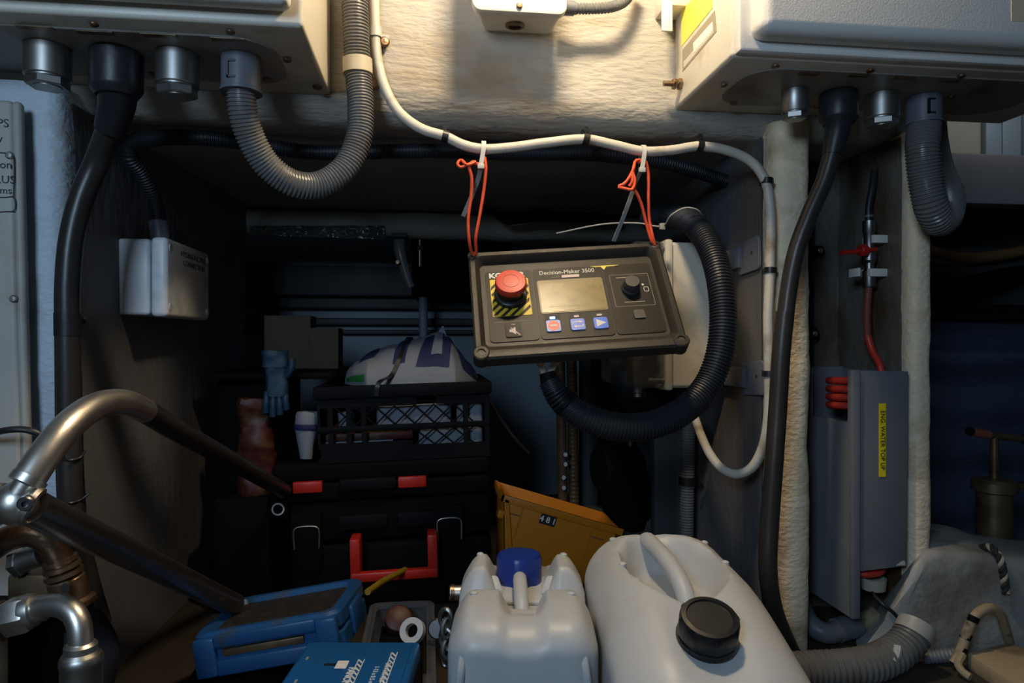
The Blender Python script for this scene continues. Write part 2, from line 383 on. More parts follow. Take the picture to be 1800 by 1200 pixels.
# round cross-beam at the back of the recess and the hull behind it
struct('trim_2', lumpy(xf(rblock(-0.035, 0.035, -0.045, 0.045, -0.62, 0.75, 0.03, 0.02), frame((0.03, 1.95, H+0.325), (0,0,1), (0,1,0))), 0.004, 8), 'painted_fibreglass')
struct('wall_back', grid(lambda u, v: (-1.2+u*2.9, 2.42, v*1.3), 4, 4), 'hull_blue')
struct('wall_back_rail', join(box(-1.0, 0.9, 2.36, 2.42, 0.66, 0.70, 0.008), box(-1.0, 0.9, 2.37, 2.42, 0.605, 0.63, 0.008), box(-1.0, 0.9, 2.37, 2.42, 0.575, 0.59, 0.006)), 'dark_wall')
struct('wall_back_upper', box(-1.0, 0.9, 2.30, 2.42, 0.70, 0.80, 0.01), 'dark_wall')
struct('wall_hull_left', grid(lambda u, v: (-1.0, 1.9+u*0.55, v*1.0), 2, 2), 'dark_wall')
struct('wall_hull_right', grid(lambda u, v: (1.78, 0.9+u*1.55, v*1.4), 2, 2), 'dark_wall')
struct('floor', lumpy(grid(lambda u, v: (-1.4+u*3.1, -0.4+v*2.9, 0), 90, 90), 0.002, 6), 'bilge_floor')
struct('ceiling', box(0.90, 1.8, 1.16, 2.45, 1.22, 1.25), 'dark_wall')
# raised blue-grey glassed stringer on the right
def stringer():
    pts = [PY(1500,1190,1.10), PY(1552,1115,1.10), PY(1602,1000,1.10), PY(1620,975,1.10), PY(1640,968,1.10), PY(1730,972,1.10), PY(1800,985,1.10), PY(2050,1010,1.10), PY(2050,1260,1.10), PY(1500,1260,1.10)]
    pl = [(p.x, max(p.z, -0.005)) for p in pts]
    v, f = prism([(a, b) for a, b in pl], 0.19, 0.018, 3)
    bm = bmesh.new(); vs = [bm.verts.new((p[0], 1.10+0.19-p[2], p[1])) for p in v]
    for q in f: bm.faces.new([vs[i] for i in q])
    for q in bm.verts: q.co.x += max(0, q.co.y-1.10)*0.62*max(0, min(1, (1.15-q.co.x)/0.25))
    bmesh.ops.triangulate(bm, faces=[q for q in bm.faces if len(q.verts) > 4])
    bmesh.ops.subdivide_edges(bm, edges=[e for e in bm.edges if e.calc_length() > 0.04], cuts=4, use_grid_fill=True)
    bmesh.ops.recalc_face_normals(bm, faces=bm.faces)
    return lumpy(_ext(bm), 0.004, 9)
struct('wall_stringer', stringer(), 'blue_grey_paint')

# ================================================================ locker panel with handwriting, far left
t = thing('locker_panel', 'off-white painted locker panel with handwritten notes beside the blue-lit post', 'panel', (-0.8, 1.08, 0))
def lp(x, z): return x + 0.020*(1-(z/0.9))
def lpz(zz, x0, x1, y0, y1, z0):
    return hexa([(lp(x0,z0),y0,z0), (lp(x1,z0),y0,z0), (lp(x1,z0),y1,z0), (lp(x0,z0),y1,z0), (lp(x0,zz),y0,zz), (lp(x1,zz),y0,zz), (lp(x1,zz),y1,zz), (lp(x0,zz),y1,zz)], 0.006, 3)
zt = PY(40,176,1.06).z
xe = PY(38,180,1.06).x
part('panel_board', lpz(zt, -1.1, xe-0.014, 1.06, 1.085, 0.0), 'locker_paint', t)
part('edge_strip', lpz(zt, xe-0.016, xe-0.004, 1.062, 1.078, 0.0), 'locker_paint', t, 'blue-lit rounded edge strip')
for body, px, py, s in (('PS', 5, 217, 0.017), ('v', 0, 244, 0.016), ('ion', 8, 290, 0.016), ('RUS', 8, 316, 0.016), ('ms', 10, 335, 0.014)):
    p = PY(px, py, 1.0595); text(body, s, frame(p, (1,0,0), (0,0,1)), 'marker_ink', t, 'handwriting')
for k in ([(-20,268),(8,269),(22,272),(25,290),(24,345)], [(-20,346),(10,347),(24,346),(25,370),(8,372),(-20,374)]):
    part('handwriting', tube([PY(a, b, 1.0595) for a, b in k], 0.0009, 6, 0.004), 'marker_ink', t)
for a, b in ((17, 273), (24, 525)):
    part('screw', screw(PY(a, b, 1.0605), (0,-1,0), 0.0055), 'steel', t)

# ================================================================ switch boxes
def round_plate(cx, cy, wx, wy, r, z, t):
    return xf(prism(rrect(wx, wy, r, 6), t, 0.0008, 1), Matrix.Translation((cx, cy, z-t)))
def plug(parent, p, r, l, m='steel'):
    d = (0,0,-1)
    g = part('blanking_plug', lathe([(r,0),(r,l*0.78),(r*0.97,l*0.8),(r*0.9,l*0.8),(r*0.9,l*0.84)], 28, axis(p, d)), m, parent)
    q = p+Vector((0,0,-l*0.82)); part('hex_cap', join(hexnut(q, d, r*0.93, l*0.22), lathe([(r*0.62,0),(r*0.62,l*0.24)], 20, axis(q, d))), m, g)
def grey_gland(parent, p, r, l):
    g = part('conduit_gland', lathe([(r,0),(r,l*0.9),(r*1.06,l*0.92),(r*1.06,l),(r*0.9,l)], 28, axis(p, (0,0,-1))), 'grey_plastic', parent)
    c = p+Vector((-r*0.25,-r*0.97,-l*0.55))
    part('clip_slot', join(box(c.x-0.006,c.x+0.006,c.y-0.002,c.y+0.002,c.z+0.012,c.z+0.0145), box(c.x-0.006,c.x-0.0035,c.y-0.002,c.y+0.002,c.z-0.01,c.z+0.012), box(c.x-0.006,c.x+0.006,c.y-0.002,c.y+0.002,c.z-0.01,c.z-0.0075)), 'pure_black', g)

lb = thing('switch_box', 'large cream switch box, four cable entries underneath, beside the U-shaped grey conduit', 'electrical box', (-0.66, 1.02, ZB))
XL = -0.160
part('body', box(-1.2, XL, 0.905, YF+0.004, ZB, 1.55, 0.006, 3), 'enclosure_cream', lb)
part('door', box(-1.2, XL-0.012, 0.865, 0.899, ZB+0.012, 1.55, 0.010, 3), 'enclosure_grey', lb)
part('door_seal', box(-1.18, XL-0.02, 0.898, 0.908, ZB+0.022, 1.5), 'pure_black', lb)
part('gland_plate', round_plate(-0.62, 1.025, 0.82, 0.165, 0.055, ZB+0.0005, 0.003), 'gland_grey_plate', lb)
for a, b in ((165,42), (405,56), (505,105), (468,139), (268,130), (48,118)):
    part('screw', screw(PZ(a, b, ZB-0.003), (0,0,-1), 0.006), 'rusty_steel', lb)
part('screw', screw(PZ(558, 152, ZB-0.001), (0,0,-1), 0.008), 'rusty_steel', lb)
for a, b in ((62,48), (168,57), (280,62), (402,69)):
    c = PZ(a, b, ZB-0.003); part('number_tag', box(c.x-0.022, c.x+0.022, c.y-0.005, c.y+0.005, c.z-0.0012, c.z), 'brown_brass', lb)
plug(lb, PZ(84, 84, ZB-0.003), 0.0285, 0.052); plug(lb, PZ(312, 96, ZB-0.003), 0.0285, 0.056)
G1 = PZ(424, 102, ZB-0.003); grey_gland(lb, G1, 0.027, 0.05)

rb = thing('switch_box', 'grey-white switch box with a yellow label on its side, above the hose caddy', 'electrical box', (0.74, 1.02, ZB))
XR = 0.428; XR2 = 1.06
part('body', box(XR, XR2, 0.925, YF+0.004, ZB, 1.55, 0.006, 3), 'enclosure_cream', rb)
part('door', box(XR+0.018, XR2, 0.868, 0.915, ZB+0.014, 1.55, 0.016, 4), 'enclosure_grey', rb)
part('door_rim', box(XR+0.004, XR2, 0.908, 0.930, ZB+0.002, 1.55, 0.005, 2), 'enclosure_grey', rb)
part('gland_plate', round_plate(0.735, 1.03, 0.52, 0.155, 0.055, ZB+0.0005, 0.003), 'gland_grey_plate', rb)
for a, b in ((1363,116), (1530,124), (1690,133), (1272,149), (1290,181), (1672,170), (1437,187)):
    part('screw', screw(PZ(a, b, ZB-0.003), (0,0,-1), 0.006), 'rusty_steel', rb)
for a, b in ((1422,130), (1508,133), (1590,138), (1668,142)):
    c = PZ(a, b, ZB-0.003); part('number_tag', box(c.x-0.016, c.x+0.016, c.y-0.004, c.y+0.004, c.z-0.0012, c.z), 'brown_brass', rb)
plug(rb, PZ(1397, 160, ZB-0.003), 0.0205, 0.044); plug(rb, PZ(1550, 168, ZB-0.003), 0.0265, 0.048)
G2 = PZ(1624, 172, ZB-0.003); grey_gland(rb, G2, 0.027, 0.044)
# labels on the side that faces the lamp
nx = (-1,0,0)
def side4(l): return [PX(a, b, XR) for a, b in l]
part('yellow_label', slab4(side4([(1198,82),(1253,14),(1250,-40),(1198,20)]), nx, 0.0006), 'decal_yellow', rb)
part('rating_plate', slab4(side4([(1200,126),(1260,55),(1257,18),(1200,88)]), nx, 0.0006), 'print_tan', rb)
part('plate_field', slab4(side4([(1220,92),(1254,52),(1253,38),(1219,76)]), nx, 0.0009), 'print_white', rb)
for k in range(3):
    a0, a1 = 0.12+0.09*k, 0.18+0.09*k; q = side4([(1200,126),(1260,55),(1257,18),(1200,88)])
    part('print_line', slab4([q[0].lerp(q[3],a0).lerp(q[1].lerp(q[2],a0),0.05), q[0].lerp(q[3],a0).lerp(q[1].lerp(q[2],a0),0.92), q[0].lerp(q[3],a1).lerp(q[1].lerp(q[2],a1),0.92), q[0].lerp(q[3],a1).lerp(q[1].lerp(q[2],a1),0.05)], nx, 0.0009), 'print_white', rb)
bp = PX(1198, 148, XR)
part('mounting_bolt', cyl(bp, nx, 0.0045, 0.032), 'rusty_steel', rb)
part('nut', hexnut(bp, nx, 0.0095, 0.007), 'rusty_steel', rb); part('nut', hexnut(bp+V(-0.009,0,0), nx, 0.009, 0.007), 'rusty_steel', rb)
lg = PY(1186, 5, 1.11)
part('mounting_lug', box(lg.x-0.022, XR+0.002, 1.095, 1.15, lg.z-0.012, lg.z+0.03, 0.004), 'enclosure_cream', rb)
tgp = PY(1174, 33, 1.092)
single('tie_on_tag', box(tgp.x-0.010, tgp.x+0.008, 1.0915, 1.0965, tgp.z-0.02, lg.z-0.006, 0.001), 'white_plastic', 'small cream tag hanging by the lit side of the labelled switch box', 'tag')
dp = PY(1792, 20, 0.867)
part('door_sticker', box(dp.x-0.012, dp.x+0.1, 0.8672, 0.8684, dp.z-0.014, dp.z+0.06), 'panel_beige', rb)

# lamp above the picture that lights the fascia
t = thing('bulkhead_lamp', 'bulkhead lamp with a warm frosted glass on an arm above the junction box', 'lamp', (0.18, 0.80, 1.34))
part('back_box', box(0.10, 0.26, 0.74, YF, 1.390, 1.45, 0.01), 'white_plastic', t)
part('frosted_glass', box(0.125, 0.235, 0.77, 0.83, 1.335, 1.392, 0.012), 'lamp_glass', t)

# lamp-side junction box on the fascia with a short grey conduit
t = thing('junction_box', 'cream junction box on the fascia right under the lamp, rust-stained', 'junction box', PY(910, 60, YF))
fb = [PY(830, 20, 1.055), PY(996, 28, 1.055)]; bb = [PY(852, 55, YF), PY(968, 61, YF)]
zb0 = (fb[0].z+fb[1].z)/2; zb1 = (bb[0].z+bb[1].z)/2
part('body', hexa([(fb[0].x+.006,1.06,zb0+.002), (fb[1].x-.006,1.06,zb0+.002), (bb[1].x,YF+.003,zb1), (bb[0].x,YF+.003,zb1), (fb[0].x+.006,1.06,zb0+.11), (fb[1].x-.006,1.06,zb0+.11), (bb[1].x,YF+.003,zb0+.11), (bb[0].x,YF+.003,zb0+.11)], 0.006, 3), 'white_plastic', t)
part('lid', xf(prism(rrect(fb[1].x-fb[0].x, 0.14, 0.014, 5), 0.018, 0.003, 2), frame(((fb[0].x+fb[1].x)/2, 1.068, zb0+0.07), (1,0,0), (0,0,1))), 'white_plastic', t)
kp = PY(905, 48, 1.11)
part('knockout', lathe([(0.016,0),(0.016,0.004),(0.011,0.005),(0.011,0.001)], 20, axis((kp.x, 1.108, (zb0+zb1)/2+0.001), (0,0.12,-1))), 'brown_brass', t)
part('lid_screw', screw(PY(913, 10, 1.049), (0,-1,0), 0.005), 'rusty_steel', t)
q = PY(998, 14, 1.10)
part('conduit_gland', lathe([(0.012,0),(0.012,0.018),(0.010,0.019),(0.010,0.022)], 20, axis(q-V(0.008,0,0), (1,0,0))), 'grey_plastic', t)
single('flexible_conduit', tube([q+V(0.01,0,0), PY(1040,15,1.10), PY(1075,12,1.10), PY(1100,0,1.11), PY(1118,-30,1.12)], 0.0092, 14, rib=(0.0052, 0.0012)), 'grey_corrugated', 'short grey conduit leaving the junction box under the lamp', 'conduit')
# ================================================================ cables on the fascia and posts
def boot(parent, p, r, l, m='black_rubber'):
    return part('gland_boot', lathe([(r*0.93,0),(r,0.003),(r,l*0.8),(r*0.97,l*0.85),(r*0.78,l)], 28, axis(p, (0,0,-1))), m, parent)
# thick black cable, left
B1 = PZ(205, 92, ZB-0.003)
t = thing('power_cable', 'thick black power cable dropping from the cream switch box past the post', 'cable', (B1.x, B1.y, 0.05))
boot(t, B1, 0.034, 0.062)
neck = B1+V(0.0,0,-0.058)
part('tapered_sleeve', tube([neck+V(0,0,0.012), PD(206,178,0.962), PD(193,228,0.982)], lambda s: 0.0265-0.006*s, 18), 'black_rubber', t)
part('sheath', tube([PD(197,213,0.976), PY(172,280,1.075), PY(143,350,1.078), PY(126,420,1.074), PY(119,500,1.072), PY(119,580,1.072), PY(120,700,1.072), PY(121,800,1.072), PY(126,900,1.072), PY(150,1010,1.10), PY(175,1100,1.09)], 0.0168, 18), 'black_sheath', t)
part('joint_sleeve', tube([PY(119,550,1.0715), PY(119.5,590,1.072)], 0.0178, 18), 'black_rubber', t)
part('clip', join(tube([PY(120,562,1.06), PY(142,562,1.08)], 0.006, 10), cyl(PY(141,562,1.11), (0,-1,0), 0.009, 0.018)), 'pure_black', t)
for py, w in ((805, 150), (880, 158)):
    part('cable_tie', tube([PY(98,py,1.065), PY(110,py+2,1.052), PY(122,py+4,1.05), PY(142,py-2,1.065), PY(w,py-14,1.07)], 0.0018, 6), 'pure_black', t)
# grey U conduit, left
g = G1
t = thing('flexible_conduit', 'large grey corrugated conduit hanging in a U under the cream switch box', 'conduit', (g.x, g.y, 0.6))
part('corrugated_hose', tube([g+V(0,0,-0.046), PD(427,195,0.975), PD(440,240,0.99), PD(470,290,1.01), PD(515,322,1.03), PD(560,325,1.05), PD(605,297,1.065), PD(630,245,1.075), PD(634,190,1.08), PD(629,120,1.085), PD(625,40,1.08), PD(622,-60,1.08)], 0.0208, 20, rib=(0.0050, 0.0019)), 'grey_corrugated', t)
part('joint_collar', tube([PD(628,104,1.0845), PD(629,130,1.0855)], 0.0232, 24), 'cream_collar', t)
# white cable and its clips
t = thing('white_cable', 'off-white round cable clipped along the fascia lip and down the post', 'cable', (0.2, 1.12, 0.3))
wp = [(657,-40,1.135), (659,40,1.138), (663,100,1.138), (675,150,1.135), (700,195,1.13), (740,226,1.12), (783,240,1.12), (815,255,1.12), (850,262,1.12), (900,259,1.12), (960,251,1.12), (1030,245,1.12), (1080,255,1.12), (1130,266,1.12), (1180,264,1.12), (1230,257,1.12), (1280,265,1.12), (1320,284,1.12), (1344,315,1.115), (1354,370,1.113), (1354,475,1.113), (1350,560,1.113), (1352,657,1.112), (1350,735,1.112), (1340,788,1.118), (1321,822,1.13), (1296,833,1.15), (1270,824,1.18), (1248,798,1.22), (1232,764,1.27), (1222,735,1.32)]
part('sheath', tube([PY(*k) for k in wp], 0.0083, 14), 'white_cable', t)
for px, py, Y, hor in ((783,240,1.12,1), (1030,245,1.12,1), (1230,257,1.12,1), (1348,318,1.114,0), (1354,475,1.113,0), (1352,657,1.112,0)):
    c = PY(px, py, Y)
    if hor: vf = join(xf(lathe([(0.0087,-0.0052),(0.0102,-0.005),(0.0102,0.005),(0.0087,0.0052)], 18), axis(c, (1,0,-0.25))), box(c.x-0.005, c.x+0.005, Y+0.001, Y+0.02, c.z+0.007, c.z+0.02, 0.001), cyl(c+V(0,-0.001+0.005,0.016), (0,-1,0), 0.0052, 0.006, 12))
    else: vf = join(xf(lathe([(0.0087,-0.005),(0.0102,-0.005),(0.0102,0.005),(0.0087,0.005)], 18), axis(c, (0.05,0,1))), box(c.x-0.004, c.x+0.012, Y-0.002, Y+0.02, c.z-0.005, c.z+0.005, 0.001))
    part('clip', vf, 'pure_black', t)
c = PY(660, 57, 1.138)
part('saddle', join(xf(lathe([(0.009,-0.008),(0.0105,-0.008),(0.0105,0.008),(0.009,0.008)], 18), axis(c, (0,0,1))), box(c.x, c.x+0.022, 1.14, 1.15, c.z-0.014, c.z-0.002)), 'nylon_tie', t)
part('saddle_screw', screw(PY(676, 74, 1.139), (0.2,-1,0), 0.0085), 'rusty_steel', t)
part('saddle_screw', screw(PY(658, 148, 1.145), (0,-1,0), 0.0095), 'rusty_steel', t)
# black corrugated conduit along the recess ceiling down to the small box
t = thing('flexible_conduit', 'thin black corrugated conduit along the recess ceiling down to the hydraulic box', 'conduit', (-0.45, 1.3, 0.7))
part('corrugated_hose', tube([PY(282,394,1.32), PY(272,350,1.31), PY(250,305,1.275), PY(228,275,1.245), PY(232,252,1.235), PY(275,243,1.222), PY(350,242,1.215), PY(440,252,1.23), PY(540,267,1.245), PY(640,267,1.24), PY(760,265,1.235), PY(900,269,1.235), PY(1040,271,1.225), PY(1160,284,1.245), V(0.597,1.31,0.872)], 0.0135, 14, rib=(0.0056, 0.0016)), 'black_corrugated', t)
part('end_connector', lathe([(0.0165,0),(0.0165,0.044),(0.014,0.046)], 20, axis(PY(283,414,1.32)-V(0,0,0.018), (-0.1,0,1))), 'grey_plastic', t)
# black cable, right
B2 = PZ(1474, 164, ZB-0.003)
t = thing('power_cable', 'thick black power cable from the labelled switch box, down the warm-lit post', 'cable', (B2.x, B2.y, 0.05))
boot(t, B2, 0.030, 0.05)
part('tapered_sleeve', tube([B2+V(0,0,-0.04), PD(1473,225,1.10), PD(1463,272,1.10)], lambda s: 0.0215-0.006*s, 18), 'black_rubber', t)
part('sheath', tube([PD(1466,260,1.10), PD(1450,315,1.105), PD(1424,375,1.11), PD(1400,440,1.115), PD(1386,510,1.12), PD(1379,570,1.12)], 0.0138, 18), 'black_sheath', t)
part('lower_sleeve', tube([PD(1380,548,1.12), PD(1373,620,1.12), PD(1367,720,1.12), PD(1360,820,1.115), PD(1353,920,1.11), PD(1350,1000,1.105), PD(1360,1070,1.115), PD(1384,1132,1.135), PD(1404,1172,1.15)], 0.0148, 18), 'black_sheath', t)
# grey looped conduit, right
t = thing('flexible_conduit', 'large grey corrugated conduit looping back under the labelled switch box', 'conduit', (G2.x, G2.y, 0.7))
part('corrugated_hose', tube([G2+V(0,0,-0.04), PD(1622,262,1.12), PD(1626,310,1.125), PD(1636,360,1.13), PD(1649,386,1.15), PD(1663,380,1.195), PD(1667,345,1.25), PD(1650,300,1.30), PD(1640,250,1.33), PD(1636,200,1.34)], 0.0262, 20, rib=(0.0054, 0.0020)), 'grey_corrugated', t)

# ================================================================ hydraulic connection box on the left side
Xw, Xl = -0.530, -0.449
za, zc = PY(213, 553, 1.25).z, PY(213, 418, 1.25).z
t = thing('connection_box', 'pale plastic connection box on the recess side under the thin black conduit', 'junction box', (-0.49, 1.35, za))
part('base', hexa([(-0.532,1.25,za), (Xl-0.030,1.25,za), (Xl-0.030,1.475,za), (-0.518,1.475,za), (-0.532,1.25,zc), (Xl-0.030,1.25,zc), (Xl-0.030,1.475,zc), (-0.518,1.475,zc)], 0.006, 3), 'cool_white_plastic', t)
part('lid', box(Xl-0.028, Xl, 1.247, 1.478, za-0.003, zc+0.003, 0.008, 3), 'cool_white_plastic', t)
for yy in (1.262, 1.463):
    for zz in (za+0.014, zc-0.014):
        part('corner_post', lathe([(0.007,0),(0.007,0.002),(0.0045,0.0025)], 14, axis((Xl-0.0005, yy, zz), (1,0,0))), 'nylon_tie', t)
Mt = lambda yy, zz: frame((Xl+0.0003, yy, zz), (0,1,0), (0,0,1))
text('HYDRAULIC PRES', 0.0145, Mt(1.385, PX(336,452,Xl).z), 'print_black', t, sx=1.25)
text('CONNECTION', 0.0145, Mt(1.385, PX(336,467,Xl).z), 'print_black', t, sx=1.25)

# ================================================================ hanging generator panel
PW, PH = 0.33, 0.22
a, b, c_ = math.radians(-35.6), math.radians(-3.7), math.radians(-3.6)
MP = Matrix.Translation((0.233, 1.084, H+0.073)) @ Matrix.Rotation(c_, 4, 'Z') @ Matrix.Rotation(b, 4, 'Y') @ Matrix.Rotation(a, 4, 'X')
# local panel frame: x right, y up, z out of the face
FL = MP @ Matrix(((1,0,0,0), (0,0,-1,0), (0,1,0,0), (0,0,0,1)))
t = thing('control_panel', 'black generator control panel with red stop button hanging on orange cords', 'control panel', MP @ Vector((0,0.02,-PH/2)))
# tray-shaped housing with a thick rounded rim
o1, o2, o3 = rrect(PW, PH, 0.012, 5), rrect(PW-0.024, PH-0.030, 0.012, 5, 0, 0.003), rrect(PW-0.036, PH-0.050, 0.010, 5, 0, 0.007)
o0 = rrect(PW-0.012, PH-0.012, 0.01, 5)
def loft(rings):
    v, f = [], []; n = len(rings[0][0])
    for o, z in rings: v += [(p[0], p[1], z) for p in o]
    for i in range(len(rings)-1):
        for k in range(n): j = (k+1) % n; f.append((i*n+k, i*n+j, (i+1)*n+j, (i+1)*n+k))
    f.append(tuple(range(n))[::-1]); f.append(tuple((len(rings)-1)*n+k for k in range(n)))
    return v, f
part('housing', xf(loft([(o0,-0.028), (o1,-0.022), (o1,-0.003), (rrect(PW-0.006, PH-0.006, 0.011, 5),0.0), (rrect(PW-0.020, PH-0.024, 0.012, 5, 0, 0.002),0.0), (o2,-0.002), (o3,-0.016)]), FL), 'panel_black', t)
zf = -0.0158
def FM(u, v, z=0.0): return FL @ Matrix.Translation((u, v+0.012, zf+z))
def flat(poly, z, th): return xf(prism(poly, th), FM(0, 0, z))
# screw bosses at the bottom corners
for sx in (-1, 1):
    part('corner_boss', xf(lathe([(0.013,-0.022),(0.013,0.0005),(0.011,0.002),(0.0065,0.002),(0.0055,-0.004),(0,-0.004)], 20), FL @ Matrix.Translation((sx*(PW/2-0.010), -PH/2+0.011, 0))), 'panel_black', t)
    part('corner_boss', xf(lathe([(0.009,-0.02),(0.009,0.0003),(0.007,0.0015),(0.004,0.0015),(0.0035,-0.003),(0,-0.003)], 20), FL @ Matrix.Translation((sx*(PW/2-0.008), PH/2-0.008, 0))), 'panel_black', t)
# fields of the membrane: each a slightly raised plate
for cx, cy, wx, wy in ((-0.1, -0.010, 0.078, 0.146), (0.0005, -0.010, 0.119, 0.146), (0.102, -0.010, 0.080, 0.146)):
    part('membrane_field', flat(rrect(wx, wy, 0.007, 4, cx, cy), 0, 0.0012), 'panel_fascia', t)
# stop button
bx, by = -0.1, 0.008
part('stripe_plate', flat(rrect(0.064, 0.078, 0.002, 2, bx, by-0.002), 0.0012, 0.0008), 'warning_yellow', t)
for k in range(-4, 6):
    u0 = k*0.0145
    poly = [(u0-0.034, -0.039), (u0-0.0275, -0.039), (u0+0.0275+0.022, 0.039), (u0+0.021+0.022, 0.039)]
    q = []
    for (x0, y0), (x1, y1) in (((poly[0]), (poly[3])), ((poly[1]), (poly[2]))):
        pts_ = [(x0+(x1-x0)*s/30, y0+(y1-y0)*s/30) for s in range(31)]; pts_ = [p for p in pts_ if abs(p[0]) <= 0.0318]
        q.append(pts_)
    if len(q[0]) > 1 and len(q[1]) > 1:
        part('stripe', flat([(x+bx, y+by-0.002) for x, y in (q[0][0], q[1][0], q[1][-1], q[0][-1])], 0.0019, 0.0004), 'print_black', t)
part('stop_base', xf(lathe([(0.027,0.0015),(0.027,0.010),(0.024,0.012),(0.0215,0.012),(0.0215,0.026)], 32), FM(bx, by)), 'pure_black', t)
sb = part('stop_button', xf(lathe([(0.017,0.024),(0.0235,0.026),(0.0255,0.029),(0.0255,0.036),(0.0235,0.0395),(0.015,0.0405),(0,0.0405)], 36), FM(bx, by)), 'stop_red', t)
part('button_ring', xf(ring_frame([(0.0135*math.cos(2*math.pi*k/32), 0.0135*math.sin(2*math.pi*k/32)) for k in range(32)], [(0.0127*math.cos(2*math.pi*k/32), 0.0127*math.sin(2*math.pi*k/32)) for k in range(32)], 0.0005), FM(bx, by, 0.0403)), 'stop_red_ring', sb)
text('KOHLER', 0.0145, FM(-0.103, 0.0535, 0.0013), 'print_white', t, sx=1.08, bold=0.0006)
part('print_line', flat([(bx-0.031, -0.0445), (bx+0.031, -0.0445), (bx+0.031, -0.0438), (bx-0.031, -0.0438)], 0.0012, 0.0003), 'print_tan', t)
# mute key
mk = part('mute_key', flat(rrect(0.026, 0.027, 0.004, 3, bx-0.001, -0.062), 0.0012, 0.0016), 'print_black', t)
part('key_lamp', flat(rrect(0.007, 0.002, 0.0008, 2, bx-0.001, -0.0515), 0.0028, 0.0004), 'print_tan', mk)
part('mute_symbol', join(flat([(bx-0.008,-0.066), (bx-0.004,-0.066), (bx+0.002,-0.071), (bx+0.002,-0.056), (bx-0.004,-0.061), (bx-0.008,-0.061)], 0.0028, 0.0003), flat([(bx-0.006,-0.058), (bx-0.0048,-0.057), (bx+0.009,-0.072), (bx+0.0078,-0.073)], 0.0028, 0.0005)), 'print_pink', mk)
# middle: name, status bar, display, three keys
text('Decision-Maker 3500', 0.0118, FM(-0.001, 0.0535, 0.0013), 'print_white', t, sx=0.92)
part('status_bar', flat(rrect(0.030, 0.0058, 0.0018, 3, 0.004, 0.0435), 0.0012, 0.0010), 'print_pink', t)
part('print_line', flat([(-0.029,0.0427), (-0.013,0.0427), (-0.013,0.0434), (-0.029,0.0434)], 0.0012, 0.0003), 'print_tan', t)
dsp = part('display', flat(rrect(0.110, 0.070, 0.004, 3, 0.001, 0.002), 0.0012, 0.0008), 'lcd_frame', t)
part('display_glass', flat(rrect(0.105, 0.060, 0.002, 2, 0.001, -0.001), 0.0019, 0.0006), 'lcd_olive', dsp)
for k in range(3):
    part('display_print', flat(rrect(0.020, 0.0016, 0.0004, 1, -0.03+0.032*k, -0.020), 0.0024, 0.0002), 'lcd_frame', dsp)
for k, (u, sym) in enumerate(((-0.037, 0), (0.002, 1), (0.039, 2))):
    bez = part('key_bezel', flat(rrect(0.026, 0.036, 0.005, 3, u, -0.054), 0.0011, 0.0006), 'print_black', t)
    part('key_lamp', flat(rrect(0.0085, 0.0040, 0.0014, 3, u, -0.0425), 0.0016, 0.0012), 'led_blue' if k == 0 else 'print_pink', bez)
    key = part('push_key', flat(rrect(0.0225, 0.022, 0.003, 3, u, -0.059), 0.0012, 0.0022), 'button_blue', t)
    z2 = 0.0034
    if sym == 0:
        part('key_symbol', xf(lathe([(0.0092,0),(0.0092,0.0003),(0,0.0003)], 24), FM(u, -0.059, z2)), 'button_red', key)
        part('key_symbol', flat(rrect(0.012, 0.0036, 0.0006, 2, u, -0.059), z2+0.0003, 0.0003), 'print_white', key)
        part('key_symbol', xf(ring_frame([(0.0102*math.cos(2*math.pi*q/28), 0.0102*math.sin(2*math.pi*q/28)) for q in range(28)], [(0.0092*math.cos(2*math.pi*q/28), 0.0092*math.sin(2*math.pi*q/28)) for q in range(28)], 0.0003), FM(u, -0.059, z2)), 'print_pink', key)
    elif sym == 1:
        for s in (-1, 1):
            part('key_symbol', join(flat([(u-s*0.009, -0.059+s*0.0005), (u-s*0.0075, -0.059+s*0.0005), (u-s*0.007, -0.059+s*0.0035), (u+s*0.003, -0.059+s*0.0035), (u+s*0.003, -0.059+s*0.0055), (u-s*0.008, -0.059+s*0.0052)], z2, 0.0003), flat([(u+s*0.003, -0.059+s*0.0018), (u+s*0.0085, -0.059+s*0.0045), (u+s*0.003, -0.059+s*0.0072)], z2, 0.0003)), 'print_white', key)
    else:
        part('key_symbol', flat([(u-0.007, -0.0665), (u+0.009, -0.059), (u-0.007, -0.0515)], z2, 0.0003), 'print_white', key)
# right: rotary knob in a drawn frame, square socket cover
part('knob_frame', xf(ring_frame(rrect(0.066, 0.068, 0.0015, 2, 0.102, 0.006), rrect(0.0648, 0.0668, 0.0010, 2, 0.102, 0.006), 0.0003), FM(0, 0, 0.0012)), 'print_tan', t)
kn = part('rotary_knob', xf(lathe([(0.0155,0.0012),(0.0155,0.006),(0.0138,0.008),(0.0130,0.020),(0.0115,0.022),(0,0.022)], 28, rfun=lambda a_, z_: 1.0+(0.02 if int(a_*14/math.pi) % 2 else 0)), FM(0.100, 0.008)), 'dial_grey', t)
part('print_line', flat(rrect(0.032, 0.0016, 0.0004, 1, 0.096, 0.0335), 0.0012, 0.0003), 'print_tan', t); part('print_line', flat(rrect(0.034, 0.0014, 0.0004, 1, 0.102, -0.0195), 0.0012, 0.0003), 'print_tan', t)
part('hand_symbol', join(xf(lathe([(0.0020,0),(0.0020,0.0004)], 14), FM(0.122, 0.016, 0.0012)), xf(ring_frame(rrect(0.008, 0.010, 0.0022, 3, 0.126, 0.006), rrect(0.0066, 0.0086, 0.0016, 3, 0.126, 0.006), 0.0003), FM(0, 0, 0.0012))), 'print_white', t)
part('port_cover', flat(rrect(0.018, 0.017, 0.003, 3, 0.104, -0.046), 0.0012, 0.0022), 'dial_grey', t)
